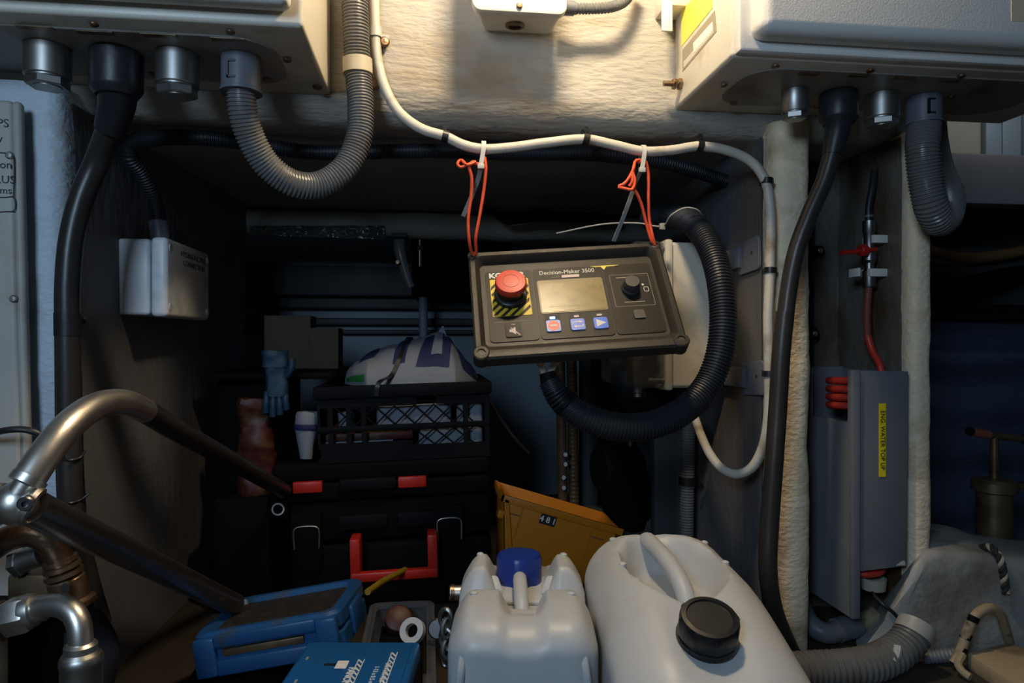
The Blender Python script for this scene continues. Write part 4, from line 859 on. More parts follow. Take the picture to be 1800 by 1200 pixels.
def patch(poly_uv, m, nm, lift=0.0022):
    (u0, v0), (u1, v1), (u2, v2), (u3, v3) = poly_uv
    def fn(s, r):
        u = (u0*(1-s)+u1*s)*(1-r)+(u3*(1-s)+u2*s)*r; v = (v0*(1-s)+v1*s)*(1-r)+(v3*(1-s)+v2*s)*r
        return bag(u, v, lift)
    return part(nm, grid(fn, 16, 14), m, t, ang=80)
patch(((0.53,0.10), (0.76,0.085), (0.79,0.38), (0.60,0.40)), 'cloth_navy', 'navy_patch')
patch(((0.635,0.17), (0.71,0.17), (0.735,0.55), (0.695,0.56)), 'cloth_white', 'white_flash', 0.0042)
patch(((0.37,0.15), (0.455,0.14), (0.50,0.5), (0.41,0.5)), 'cloth_navy', 'navy_patch')
patch(((0.12,0.30), (0.24,0.30), (0.27,0.52), (0.16,0.52)), 'cloth_navy', 'navy_patch')
patch(((0.86,0.14), (0.985,0.06), (0.94,0.5), (0.78,0.5)), 'cloth_navy', 'navy_patch')
patch(((0.03,0.03), (0.18,0.03), (0.18,0.09), (0.03,0.09)), 'cloth_green', 'green_print')
pk = bag(0.715, 0.5)
part('corner_tip', hexa([pk+V(-0.024,-0.012,-0.016), pk+V(0.016,-0.012,-0.018), pk+V(0.016,0.010,-0.018), pk+V(-0.024,0.010,-0.016), pk+V(0.002,-0.002,0.020), pk+V(0.006,-0.002,0.020), pk+V(0.006,0.003,0.020), pk+V(0.002,0.003,0.020)], 0.002), 'cloth_white', t)
sp = [bag(0.50, 0.6, 0.004), bag(0.475, 0.5, 0.005), bag(0.455, 0.35, 0.005), bag(0.42, 0.18, 0.005), bag(0.37, 0.06, 0.006), RS @ Vector((cxa+0.125, cya-0.011, zC+0.004)), RS @ Vector((cxa+0.119, cya-0.011, zC-0.022))]
part('strap', strip(sp, 0.009, 0.0022, (1,0,0)), 'pure_black', t)

# ================================================================ odds and ends on the left of the stack
single('cardboard_box', xf(box(-0.055, 0.055, 0, 0.09, 0, 0.13, 0.002), Matrix.Translation(PY(505,648,1.72)-V(0,0,0.0))), 'cardboard', 'brown cardboard box nearest the recess side behind the gloves', 'box')
cb = PY(569, 645, 1.70); cb.z = PY(505,648,1.72).z
single('cardboard_box', xf(box(-0.035, 0.035, 0, 0.09, 0, 0.10, 0.002), Matrix.Translation(cb)), 'cardboard', 'paler cardboard box between the gloves and the white bag', 'box')
single('storage_shelf', box(-0.46, -0.205, 1.50, 1.86, PY(505,648,1.72).z-0.014, PY(505,648,1.72).z, 0.002), 'case_black', 'dark shelf board carrying the cardboard boxes', 'shelf')
single('shelf_locker', box(-0.455, -0.335, 1.56, 1.86, 0.0, PY(505,648,1.72).z-0.013, 0.004), 'case_black', 'dark locker standing under the cardboard boxes beside the tool cases', 'locker')
# blue work glove hanging over the edge
t = thing('work_glove', 'blue work glove hanging limp over the red snack bag', 'glove', PY(487, 700, 1.47))
gc = [PY(a, b, 1.456) for a, b in ((484,645), (486,670), (489,700))]
part('palm', xf(lumpy(rblock(-0.022, 0.022, -0.010, 0.010, -0.03, 0.035, 0.009, 0.006), 0.004, 40), Matrix.Translation(gc[1])), 'glove_blue', t)
for k, (dx, ln) in enumerate(((-0.018, 0.042), (-0.006, 0.050), (0.006, 0.046), (0.017, 0.036))):
    part('finger', tube([gc[1]+V(dx,0,-0.022), gc[1]+V(dx*1.1,-0.004,-0.022-ln*0.5), gc[1]+V(dx*1.2,-0.001,-0.022-ln)], 0.0068, 10), 'glove_blue', t)
part('thumb', tube([gc[1]+V(0.018,0,0.01), gc[1]+V(0.030,-0.004,0.026), gc[1]+V(0.032,-0.004,0.046)], 0.0078, 10), 'glove_blue', t)
part('cuff', xf(lumpy(rblock(-0.028, 0.022, -0.012, 0.012, 0.03, 0.062, 0.010, 0.006), 0.004, 40), Matrix.Translation(gc[1])), 'glove_blue', t)
q0 = PY(470, 790, 1.47)
single('snack_bag', lumpy(rblock(q0.x-0.062, q0.x+0.012, 1.455, 1.51, 0.232, 0.232+0.20, 0.022, 0.008), 0.010, 22), 'bag_red', 'crumpled red and yellow bag wedged beside the tool cases', 'bag')
q1 = PY(460, 800, 1.47)
single('side_crate', box(-0.43, -0.319, 1.44, 1.555, 0.0, 0.233, 0.006), 'case_black', 'small black box under the crumpled red bag', 'box')
q2 = PY(538, 805, 1.445)
t = thing('spray_cup', 'crumpled white paper cone stuck down beside the crate', 'paper cup', q2)
tp = PY(541, 728, 1.45)
part('cone', xf(lumpy(lathe([(0.012,0),(0.018,0.03),(0.024,0.065),(0.026,0.088),(0.022,0.095),(0.0,0.097)], 24), 0.004, 45), axis(q2+V(0,0,0.0), tp-q2)), 'cloth_white', t)
part('band', xf(lathe([(0.0245,0.058),(0.0262,0.06),(0.0268,0.066),(0.0262,0.070)], 24), axis(q2, tp-q2)), 'cloth_navy', t)
# handrail end and things on the right of the stack: yellow bin
TL, TR, BR, BL = PY(884,870,1.36), PY(1092,930,1.36), PY(1080,1030,1.36), PY(884,1010,1.36)
xd = (TR-TL).normalized(); yd = Vector((-xd.z, 0, xd.x)); BW = (TR-TL).length; BH = 0.15
MB_ = frame(TL, xd, yd)          # x along the rim, y up the face, z towards the viewer
t = thing('storage_bin', 'orange-yellow storage bin numbered 481 tipped behind the blue-capped jerrycan', 'bin', TL+yd*(-BH))
TP = BH*math.tan(math.atan2(-xd.z, xd.x))+0.002        # the bin narrows towards its bottom: its side stands upright beside the tool cases
def wall4(p, z0, z1): return xf(hexa([(*q, z0) for q in p]+[(*q, z1) for q in p], 0.001), MB_)
FT = [(0.0, 0.0), (BW, 0.0), (BW-TP, -BH), (TP, -BH)]
part('front_wall', wall4(FT, -0.004, 0), 'bin_yellow', t); part('back_wall', wall4(FT, -0.140, -0.136), 'bin_yellow', t)
part('left_wall', wall4([(0, 0), (0.004, 0), (TP+0.004, -BH), (TP, -BH)], -0.14, 0), 'bin_yellow', t); part('right_wall', wall4([(BW-0.004, 0), (BW, 0), (BW-TP, -BH), (BW-TP-0.004, -BH)], -0.14, 0), 'bin_yellow', t)
part('bottom', xf(box(TP, BW-TP, -BH-0.004, -BH, -0.14, 0), MB_), 'bin_yellow', t)
part('rim', xf(join(box(-0.003, BW+0.004, -0.012, 0.002, -0.002, 0.005, 0.001), box(-0.003, 0.004, -0.012, 0.002, -0.14, 0.005, 0.001)), MB_), 'bin_yellow', t)
part('diagonal_rib', xf(hexa([(0.006,-0.006,0), (0.014,-0.006,0), (0.070,-BH,0), (0.062,-BH,0), (0.006,-0.006,0.005), (0.014,-0.006,0.005), (0.070,-BH,0.005), (0.062,-BH,0.005)]), MB_), 'bin_yellow', t)
for xa in (0.045, BW-0.062): part('vertical_rib', xf(box(xa, xa+0.0025, -0.075, -0.012, 0, 0.002), MB_), 'bin_yellow', t)
for xa in (0.014, BW-0.060): part('panel_groove', xf(box(xa, xa+0.030, -0.032, -0.0295, -0.001, 0.0008), MB_), 'pipe_brown', t)
part('side_lug', xf(box(0.002, 0.014, -0.045, -0.030, -0.03, 0.002, 0.001), MB_), 'bin_yellow', t)
Q = MB_.inverted() @ PY(963,914,1.36)
lab = part('number_plate', xf(box(Q.x-0.0165, Q.x+0.0165, Q.y-0.010, Q.y+0.010, 0.0, 0.0012), MB_), 'print_black', t)
text('4 8 1', 0.0165, MB_ @ Matrix.Translation((Q.x, Q.y, 0.0014)), 'print_white', lab, bold=0.0003)
# box that the bin leans on
def under_bin(X): lx = (X-TL.x+yd.x*(BH+0.004))/xd.x; return TL.z+xd.z*lx-yd.z*(BH+0.004)+0.0006
wx0, wx1 = TL.x+0.012, TL.x+0.075
single('wooden_block', hexa([(wx0,1.375,0), (wx1,1.375,0), (wx1,1.49,0), (wx0,1.49,0), (wx0,1.375,under_bin(wx0)), (wx1,1.375,under_bin(wx1)), (wx1,1.49,under_bin(wx1)), (wx0,1.49,under_bin(wx0))]), 'dark_wall', 'dark block on the floor under the tipped yellow bin', 'block')

# ================================================================ pipes and dark gear at the back
single('brown_pipe', tube([PY(984,600,1.9), PY(986,700,1.9), PY(988,800,1.9), V(PY(990,930,1.9).x,1.9,-0.003)], 0.014, 14), 'pipe_brown', 'yellow-brown pipe with steel fittings behind the hanging panel', 'pipe')
single('brown_pipe', tube([PY(1004,600,1.93), PY(1006,700,1.93), PY(1008,820,1.93), V(PY(1010,930,1.93).x,1.93,-0.003)], 0.016, 14, rib=(0.012, 0.0018)), 'pipe_brown', 'ribbed dark brown pipe next to the yellow-brown pipe', 'pipe')
for b in (798, 815, 838, 856): single('pipe_fitting', cyl(PY(993 if b < 830 else 990, b, 1.890), (-0.1,-1,0.1), 0.008, 0.018, 14, 0.002), 'polished_steel', {798:'small steel fitting, topmost on the yellow-brown pipe',815:'small steel fitting, second from the top on the yellow-brown pipe',838:'small steel fitting, third from the top on the yellow-brown pipe',856:'small steel fitting, lowest on the yellow-brown pipe'}[b], 'fitting')
single('grey_column', cyl(PY(1035,940,2.0)*1.0-V(0,0,PY(1035,940,2.0).z), (0,0,1), 0.03, 0.80, 20), 'dark_wall', 'dark grey column behind the ribbed brown pipe', 'column')
single('black_hose', tube([PY(1050,600,1.8), PY(1050,650,1.8), PY(1062,690,1.78), PY(1085,722,1.75), PY(1106,760,1.735), PY(1108,795,1.725)], 0.016, 14), 'black_rubber', 'plain black hose passing behind the corrugated panel hose', 'hose')
t = thing('sea_pump', 'dark pump body in the shadow under the fat black hose', 'pump', (0.36, 1.72, 0.0))
pb = PY(1085, 830, 1.72)
part('motor', cyl(V(pb.x-0.05,1.72,pb.z+0.01), (1,0.2,0), 0.062, 0.11, 24, 0.008), 'soft_black', t)
part('volute', lathe([(0.03,-0.03),(0.075,-0.02),(0.075,0.02),(0.03,0.03)], 24, axis(V(pb.x+0.02,1.66,pb.z-0.06), (0.3,-1,0.1))), 'case_black', t)
part('mount', box(pb.x-0.08, pb.x+0.10, 1.64, 1.80, 0.0, pb.z-0.10, 0.01), 'dark_wall', t)
single('grey_upright', box(PY(1142,800,1.62).x, 0.598, 1.585, 1.615, 0.0, PY(1142,700,1.62).z+0.03, 0.003), 'dark_wall', 'flat dark grey upright board beside the vertical grey conduit', 'board')
t = thing('flexible_conduit', 'vertical grey corrugated conduit against the recess side below the clear-covered enclosure', 'conduit', PY(1208, 950, 1.42))
part('corrugated_hose', tube([PY(1212,690,1.42), PY(1210,760,1.42), PY(1208,850,1.42), PY(1206,960,1.42), PY(1206,1048,1.42)], 0.0155, 16, rib=(0.006, 0.0014)), 'grey_corrugated', t)
part('clip', join(lathe([(0.017,-0.008),(0.0185,-0.008),(0.0185,0.008),(0.017,0.008)], 18, axis(PY(1208,845,1.42), (0,0,1))), cyl(PY(1229,853,1.41), (0,-1,0), 0.006, 0.01)), 'pure_black', t)
# gear hanging from the cross-beam
t = thing('beam_bracket', 'dark bent bracket hanging from the round cross-beam', 'bracket', PY(715, 500, 1.92))
part('bent_arm', tube([PY(702,416,1.93), PY(703,440,1.92), PY(712,475,1.92), PY(722,505,1.92)], lambda s: 0.018-0.006*s, 14), 'grey_corrugated', t)
part('top_pad', box(PY(702,408,1.9).x-0.022, PY(702,408,1.9).x+0.022, 1.885, 1.95, PY(702,414,1.9).z-0.006, 0.846, 0.003), 'dark_wall', t)
part('pivot', cyl(PY(699,461,1.895), (0,-1,0), 0.005, 0.008), 'rusty_steel', t)
single('steel_rod', join(cyl(PY(738,468,1.95), (0,0,1), 0.0055, 0.075), hexnut(PY(739,440,1.95), (0,0,1), 0.010, 0.014)), 'rusty_steel', 'short threaded rod hanging from the cross-beam next to the bent bracket', 'rod')
single('support_pole', cyl(V(PY(744,620,2.2).x,2.2,0.0), (0,0,1), 0.014, PY(744,522,2.2).z+0.003, 16), 'hull_blue', 'slim grey pole rising behind the white and navy bag', 'pole')
single('black_housing', box(PY(735,520,2.2).x-0.02, PY(735,520,2.2).x+0.30, 2.17, 2.30, PY(744,522,2.2).z-0.0, PY(744,430,2.2).z+0.02, 0.01), 'case_black', 'black housing behind the round cross-beam', 'housing')
def foil(u, v):
    p = PY(440+u*236, 397+v*16+8*u*v, 1.903); n = noise.noise(Vector((u*30, v*6, 2)))*0.008+noise.noise(Vector((u*9, v*3, 7)))*0.006
    return p+Vector((0, n-0.004, n*0.4))
single('crumpled_foil', grid(foil, 90, 10), 'silver_foil', 'crumpled clear plastic strip tucked under the round cross-beam', 'plastic wrap', ang=25)
single('cable_bundle', join(*[tube([PY(850+k*6,364+k*2,1.86), PY(890,382+k*3,1.79), PY(940,372+k*5,1.79), PY(1000,376+k*4,1.79), PY(1090,380+k*3,1.79)], 0.005, 8) for k in range(4)]), 'soft_black', 'loose bundle of thin black cables along the round cross-beam', 'cable')
# ================================================================ jerrycans (camera-side of the recess)
def canbody(w, l, h, r, topf, shoulder=0.04):
    """HDPE body: rounded plan, even shoulder radius, top relief topf(u,v) (u across -1..1, v 0 back .. 1 front)"""
    def outline(i):
        o = rrect(w-2*i, l-2*i, max(0.004, r-i), 10); o2 = []; cnt = [10 if (k % 11) != 10 else 0 for k in range(44)]
        for k, (a, b) in enumerate(zip(o, o[1:]+o[:1])):
            n = 1 if k % 11 != 10 else (44 if (k//11) % 2 else 26)
            o2 += [(a[0]+(b[0]-a[0])*q/n, a[1]+(b[1]-a[1])*q/n) for q in range(n)]
        return o2
    rings = [(outline(0), 0.0), (outline(0), 0.004)] + [(outline(0), 0.004+(h-shoulder-0.004)*j/14) for j in range(1, 15)]
    for j in range(1, 11):
        a = math.pi/2*j/10; rings.append((outline(shoulder*(1-math.cos(a))), h-shoulder+shoulder*math.sin(a)))
    last = rings[-1][0]
    for j in range(1, 29): rings.append(([(x*(1-j/28*0.999), y*(1-j/28*0.999)) for x, y in last], h))
    m = len(last); v = []; f = []
    for o2, z in rings:
        for x, y in o2:
            zz = z
            if z > h*0.45: zz += topf(x/(w/2), 0.5-y/l)*min(1, (z-h*0.45)/(h*0.55))**1.5
            v.append(Vector((x, y, zz)))
    for j in range(len(rings)-1):
        for i in range(m): q = (i+1) % m; f.append((j*m+i, j*m+q, (j+1)*m+q, (j+1)*m+i))
    f.append(tuple(range(m))[::-1]); f.append(tuple((len(rings)-1)*m+i for i in range(m)))
    return v, f
def ontop(vf, x, y, h):
    return min((p for p in vf[0] if p.z > h*0.5), key=lambda p: (p.x-x)**2+(p.y-y)**2)
def ss(a, b, x): t_ = max(0, min(1, (x-a)/(b-a))); return t_*t_*(3-2*t_)
def bumpf(x, c, w_): return max(0, 1-((x-c)/w_)**2)**2 if abs(x-c) < w_ else 0
# --- jerrycan with the blue cap
W1, L1, H1 = 0.166, 0.262, 0.252
MC1 = Matrix.Translation(CF(0.013, 0.852, 0)) @ Matrix.Rotation(-TH-math.radians(0.5), 4, 'Z')
def top1(u, v):
    a = abs(u)
    back = 1-ss(0.30, 0.40, v); front_ = ss(0.52, 0.62, v); mid = (1-back)*(1-front_)
    z = 0
    z -= back*0.034*(1-ss(0.34, 0.62, a))*ss(0.0, 0.02, v)       # cap well between the two rear horns
    z -= mid*0.040*(1-0.25*ss(0.7, 1.0, a))                       # hand-hold valley
    z -= front_*0.024*(1-ss(0.16, 0.36, a))*(1-0.75*ss(0.66, 0.86, v))   # notch in the front bridge
    z -= front_*0.010*ss(0.74, 1.0, v)
    z -= 0.012*ss(0.75, 1.0, a)
    return z
t = thing('jerrycan', 'translucent white jerrycan with a blue cap and narrow spout handle', 'jerrycan', MC1 @ Vector((0,0,0)))
cb1 = canbody(W1, L1, H1, 0.034, top1, shoulder=0.030)
part('body', xf(cb1, MC1), 'can_hdpe', t, ang=60)
cz = H1-0.040
part('neck', xf(lathe([(0.027,cz-0.006),(0.027,cz+0.012)], 28), MC1 @ Matrix.Translation((-0.004,0.098,0))), 'can_hdpe', t)
part('screw_cap', xf(lathe([(0.0305,cz+0.004),(0.0305,cz+0.038),(0.0285,cz+0.043),(0.015,cz+0.0445),(0,cz+0.0445)], 48, rfun=lambda a_, z_: 1+0.035*(1 if int(a_*12/math.pi) % 4 else -0.6)*(z_ < cz+0.04)), MC1 @ Matrix.Translation((-0.004,0.098,0))), 'cap_blue', t)
part('handle', xf(tube([(-0.003,0.072,cz+0.018), (-0.003,0.052,cz+0.022), (-0.002,0.022,cz+0.018), (-0.001,-0.004,cz+0.009), (0.0,-0.016,cz-0.004), (0,-0.018,cz-0.016)], lambda s: 0.0092, 16), MC1), 'can_hdpe', t)
part('mould_seam', xf(tube([(0,-0.020,cz-0.012), (0,-0.030,cz-0.004), (0,-0.05,cz+0.0075)], 0.0016, 8), MC1), 'can_hdpe', t)
for sx in (-1, 1):
    for yy, zz in ((0.105, -0.004), (-0.045, -0.004)):
        part('mould_stud', xf(lathe([(0.0055,-0.004),(0.005,0.0015),(0.003,0.003),(0,0.0033)], 12), MC1 @ Matrix.Translation(ontop(cb1, sx*0.058, yy, H1))), 'can_hdpe', t)
    part('side_rib', xf(tube([(sx*0.062,-L1/2+0.020,H1-0.022), (sx*0.066,-L1/2+0.0035,H1-0.05), (sx*0.070,-L1/2+0.004,H1-0.09)], 0.0048, 10), MC1), 'can_hdpe', t)
    part('rear_recess', xf(hexa([(sx*0.040-0.016,0.045,H1-0.036), (sx*0.040+0.016,0.045,H1-0.036), (sx*0.046+0.014,0.062,H1-0.036), (sx*0.046-0.014,0.062,H1-0.036), (sx*0.040-0.016,0.045,H1-0.030), (sx*0.040+0.016,0.045,H1-0.030), (sx*0.046+0.014,0.062,H1-0.014), (sx*0.046-0.014,0.062,H1-0.014)], 0.003), MC1), 'can_hdpe', t)
part('cross_ridge', xf(tube([(-0.055,0.026,H1-0.037), (0,0.026,H1-0.038), (0.055,0.026,H1-0.037)], 0.004, 10), MC1), 'can_hdpe', t)
# --- large jerrycan with the black cap
W2, L2, H2 = 0.198, 0.375, 0.274
MC2 = Matrix.Translation(CF(0.199, 0.805, 0)) @ Matrix.Rotation(-TH+math.radians(0.5), 4, 'Z')
def top2(u, v):
    z = 0.010*math.cos(max(-1, min(1, u))*math.pi/2)
    z -= 0.052*ss(0.45, 1.05, v)                                   # falls away towards the filler end
    d = ((u+0.0)/0.66)**2+((v-0.38)/0.29)**2
    z -= 0.046*(1-ss(0.30, 1.0, d))                                 # big hand-hold dish
    z -= 0.005*bumpf(u, -0.10, 0.16)*(1-ss(0.05, 0.14, v))
    z -= 0.010*bumpf(u, 0.02, 0.5)*bumpf(v, 0.80, 0.25)
    return z
t = thing('jerrycan', 'large translucent white jerrycan with a black screw cap and moulded handle', 'jerrycan', MC2 @ Vector((0,0,0)))
cb2 = canbody(W2, L2, H2, 0.062, top2, shoulder=0.055)
part('body', xf(cb2, MC2), 'can_hdpe', t, ang=60)
def T2(u, v): return Vector((u*W2/2, (0.5-v)*L2, H2+top2(u, v)))
def Q2(u, v, dz): return Vector((u*W2/2, (0.5-v)*L2, H2+dz))
part('handle', xf(tube([Q2(-0.12,0.07,-0.012), Q2(-0.11,0.13,0.001), Q2(-0.08,0.22,0.002), Q2(-0.03,0.33,-0.001), Q2(0.02,0.43,-0.009), Q2(0.05,0.51,-0.024), Q2(0.06,0.56,-0.045), Q2(0.06,0.60,-0.062)], 0.0112, 18), MC2), 'can_hdpe', t)
cc = T2(-0.02, 0.79); tilt = Matrix.Translation(cc) @ Matrix.Rotation(math.radians(22), 4, 'X') @ Matrix.Scale(0.90, 4)
part('neck', xf(lathe([(0.030,-0.012),(0.030,0.010)], 28), MC2 @ tilt), 'can_hdpe', t)
part('tamper_ring', xf(lathe([(0.0335,0.004),(0.0345,0.006),(0.0345,0.011),(0.0335,0.013)], 36), MC2 @ tilt), 'cap_black', t)
part('screw_cap', xf(lathe([(0.0325,0.013),(0.0330,0.015),(0.0330,0.034),(0.031,0.038),(0.026,0.0385),(0.025,0.0365),(0,0.0365)], 64, rfun=lambda a_, z_: 1+(0.04 if int(a_*16/math.pi) % 4 == 0 else 0)*(0.014 < z_ < 0.036)), MC2 @ tilt), 'cap_black', t)
for u, v in ((-0.60,0.14), (-0.58,0.38), (0.66,0.14), (0.70,0.36)):
    part('mould_stud', xf(lathe([(0.0058,-0.006),(0.005,0.0012),(0.003,0.0026),(0,0.003)], 12), MC2 @ Matrix.Translation(ontop(cb2, u*W2/2, (0.5-v)*L2, H2))), 'can_hdpe', t)

# ================================================================ blue tools and the clear organiser
def CB(x0, x1, d0, d1, z0, z1, **k): return xf(box(x0, x1, d0, d1, z0, z1, **k), Matrix.Rotation(-TH, 4, 'Z'))
ox0, ox1, oy0, oy1, oz = -0.088, 0.004, 0.74, 1.135, 0.121
t = thing('organiser_box', 'open clear plastic organiser box between the blue drill case and the jerrycan', 'box', ((ox0+ox1)/2, 0.94, 0))
part('bottom', box(ox0, ox1, oy0, oy1, 0.0, 0.004), 'clear_plastic', t)
part('right_wall', box(ox1-0.004, ox1, oy0, oy1, 0.004, oz), 'smoky_plastic', t); part('left_wall', box(ox0, ox0+0.004, oy0, oy1, 0.004, oz), 'smoky_plastic', t)
part('back_wall', box(ox0, ox1, oy1-0.004, oy1, 0.004, oz), 'smoky_plastic', t); part('front_wall', box(ox0, ox1, oy0, oy0+0.004, 0.004, oz), 'smoky_plastic', t)
part('rim', xf(ring_frame(rrect(ox1-ox0+0.012, oy1-oy0+0.012, 0.018, 5), rrect(ox1-ox0-0.012, oy1-oy0-0.012, 0.012, 5), 0.006), Matrix.Translation(((ox0+ox1)/2, (oy0+oy1)/2, oz-0.006))), 'smoky_plastic', t)
single('foam_insert', join(box(ox0+0.013, ox1-0.013, oy0+0.013, oy1-0.20, 0.004, 0.1205, 0.002), box(ox0+0.013, ox1-0.013, oy1-0.205, oy1-0.013, 0.004, 0.090, 0.002)), 'case_black', 'black foam filling the clear organiser box', 'foam')
single('black_tray', CB(-0.268, -0.205, 0.71, 0.90, 0.0, 0.1205, bev=0.004), 'case_black', 'black tray under the outer end of the drill case', 'tray')
rr = PD(728, 1110, 1.047)
single('tape_roll', xf(ring_frame([(0.019*math.cos(2*math.pi*k/32), 0.019*math.sin(2*math.pi*k/32)) for k in range(32)], [(0.010*math.cos(2*math.pi*k/32), 0.010*math.sin(2*math.pi*k/32)) for k in range(32)], 0.012), axis(rr, (-0.35,-0.8,0.55))), 'can_hdpe', 'white tape roll lying in the clear organiser box', 'tape')
r2 = PD(700, 1089, 1.083)
single('red_reel', lathe([(0.018,-0.010),(0.021,-0.008),(0.021,0.008),(0.018,0.010)], 28, axis(r2, (0.1,-0.7,0.7))), 'bag_red', 'dull red reel beside the white tape roll in the organiser', 'reel')
# drill bit case
t = thing('drill_case', 'bright blue drill bit case printed with white drill pictures', 'drill case', CF(-0.21, 0.84, 0.10))
dx0, dx1, dd0, dd1, dz = -0.272, -0.122, 0.690, 0.910, 0.151
part('shell', CB(dx0, dx1, dd0, dd1, 0.121, dz, bev=0.006, seg=3), 'case_blue', t)
part('seam', CB(dx0-0.0004, dx1+0.0004, dd0-0.0004, dd1+0.0004, 0.134, 0.1352), 'pure_black', t)
part('raised_field', CB(dx0+0.065, dx1-0.008, dd0+0.01, dd1-0.012, dz-0.001, dz+0.0012, bev=0.001), 'case_blue', t)
part('thumb_slot', CB(dx0+0.040, dx0+0.058, dd0+0.150, dd0+0.156, dz, dz+0.0004), 'pure_black', t)
def DT(px, py): q_ = PZ(px, py, dz+0.0013); return q_
RZ = Matrix.Rotation(-TH, 4, 'Z')
def dm(px, py): return frame(DT(px, py), CF(0,-1,0), CF(1,0,0))      # text runs towards the viewer
text('FANOM', 0.0125, dm(612,1188), 'print_white', t, bold=0.0003); 
pq = DT(601, 1168); part('logo_block', xf(box(-0.010, 0.010, -0.007, 0.007, 0, 0.0004), frame(pq, CF(0,-1,0), CF(1,0,0))), 'print_white', t)
text('1-13 x 0.5 mm', 0.0085, dm(656,1188), 'print_white', t); text('DIN 338 HSS-G', 0.0085, dm(675,1184), 'print_white', t)
def drill(px, py, ln, w_):
    M = frame(DT(px, py), CF(0,-1,0), CF(1,0,0)); out = []
    n = int(ln/0.010)
    for k in range(n):
        x = k*0.010
        out.append(xf(prism([(x, -w_), (x+0.0035, -w_), (x+0.0135, w_), (x+0.010, w_)], 0.0004), M))
    for s in (-1, 1): out.append(xf(prism([(0, s*w_-0.0005), (ln, s*w_-0.0005), (ln, s*w_+0.0005), (0, s*w_+0.0005)], 0.0004), M))
    part('drill_print', join(*out), 'print_white', t)
drill(636, 1158, 0.11, 0.0036); drill(694, 1146, 0.14, 0.0036)
for a, b in ((540,1155), (520,1195)): part('print_mark', xf(box(-0.004, 0.004, -0.0015, 0.0015, 0, 0.0004), dm(a, b) @ Matrix.Translation((0,0,-0.0013))), 'print_tan', t)
# blue tray-lidded tool box lying tilted behind it
FLp, FRp, BRp, BLp = PD(347,1117,1.00), PD(580,1076,1.00), PD(652,1010,1.17), PD(405,1052,1.17)
ctr = (FLp+FRp+BRp+BLp)/4; xd = ((FRp-FLp)+(BRp-BLp)).normalized(); yd = ((BLp-FLp)+(BRp-FRp)).normalized()
bw = ((FRp-FLp).length+(BRp-BLp).length)/2; bl = ((BLp-FLp).length+(BRp-FRp).length)/2
MBx = frame(ctr, xd, yd)
t = thing('blue_toolbox', 'worn blue plastic toolbox with a dark sunken lid lying tilted behind the drill case', 'toolbox', ctr+V(0,0,-0.065))
hw, hl = bw/2, bl/2
part('shell', xf(loft([(rrect(bw-0.012, bl-0.012, 0.020, 5), -0.066), (rrect(bw, bl, 0.022, 5), -0.058), (rrect(bw, bl, 0.022, 5), -0.034), (rrect(bw-0.006, bl-0.006, 0.022, 5), -0.032), (rrect(bw-0.006, bl-0.006, 0.022, 5), -0.026), (rrect(bw, bl, 0.022, 5), -0.024), (rrect(bw, bl, 0.022, 5), -0.005), (rrect(bw-0.010, bl-0.010, 0.020, 5), 0.0), (rrect(bw-0.030, bl-0.030, 0.014, 5), 0.0), (rrect(bw-0.040, bl-0.040, 0.010, 5), -0.009)]), MBx), 'tool_blue', t)
part('lid_insert', xf(prism(rrect(bw-0.044, bl-0.044, 0.010, 5), 0.002), MBx @ Matrix.Translation((0,0,-0.0092))), 'lid_dark', t)
for sx in (-1, 1):
    part('corner_guard', xf(box(sx*(hw-0.020)-0.016, sx*(hw-0.020)+0.016, -hl-0.006, -hl+0.006, -0.062, -0.006, 0.004), MBx), 'tool_blue', t)
part('front_rail', xf(box(-hw+0.035, hw-0.035, -hl-0.005, -hl+0.004, -0.022, -0.004, 0.003), MBx), 'tool_blue', t)
part('front_rail', xf(box(-hw+0.035, hw-0.035, -hl-0.005, -hl+0.004, -0.062, -0.040, 0.003), MBx), 'tool_blue', t)
part('latch_strip', xf(box(-hw+0.045, hw-0.055, -hl-0.002, -hl+0.004, -0.036, -0.026, 0.001), MBx), 'brown_brass', t)
part('end_latch', xf(box(hw-0.004, hw+0.006, -0.03, 0.03, -0.055, -0.012, 0.003), MBx), 'tool_blue', t)
single('low_toolbox', xf(box(-0.13, 0.07, -0.085, 0.09, 0.0, 0.048, 0.006), Matrix.Translation((ctr.x-0.0, ctr.y, 0))), 'case_black', 'low black box under the tilted blue toolbox', 'box')
single('yellow_cord', tube([PD(646,1040,1.15), PD(672,1022,1.23), PD(695,1010,1.31), PD(712,1001,1.365)], 0.0056, 10), 'yellow_cord', 'short piece of yellow cord beside the blue toolbox', 'cord')
# steel chain and fitting next to the blue-capped jerrycan
def link(c, a, b, r=0.0032, w=0.009, l=0.014):
    M = frame(c, a, b); n = 20
    pts_ = [M @ Vector((l*math.cos(2*math.pi*k/n), w*math.sin(2*math.pi*k/n), 0)) for k in range(n)]
    pts_ = pts_+pts_[:2]; return tube(pts_, r, 8, 0.004)
t = thing('steel_chain', 'short length of steel chain hanging beside the blue-capped jerrycan', 'chain', PD(780, 1170, 0.92))
for k, (px, py) in enumerate(((783,1086), (786,1103), (784,1121), (787,1138), (786,1156))):
    part('link', link(PD(px, py, 0.955), CF(0.15, 0.2 if k % 2 else -0.2, 0) + V(0,0,1), CF(1, 0.9 if k % 2 else -0.5, 0)), 'steel', t)
t = thing('hose_fitting', 'small steel hose fitting behind the blue-capped jerrycan', 'fitting', PD(798, 1045, 1.04))
part('barrel', cyl(PD(790,1042,1.04), CF(1,0.1,0), 0.011, 0.03, 20, 0.001), 'polished_steel', t); part('collar', cyl(PD(792,1042,1.04), CF(1,0.1,0), 0.0125, 0.006, 20), 'rusty_steel', t)
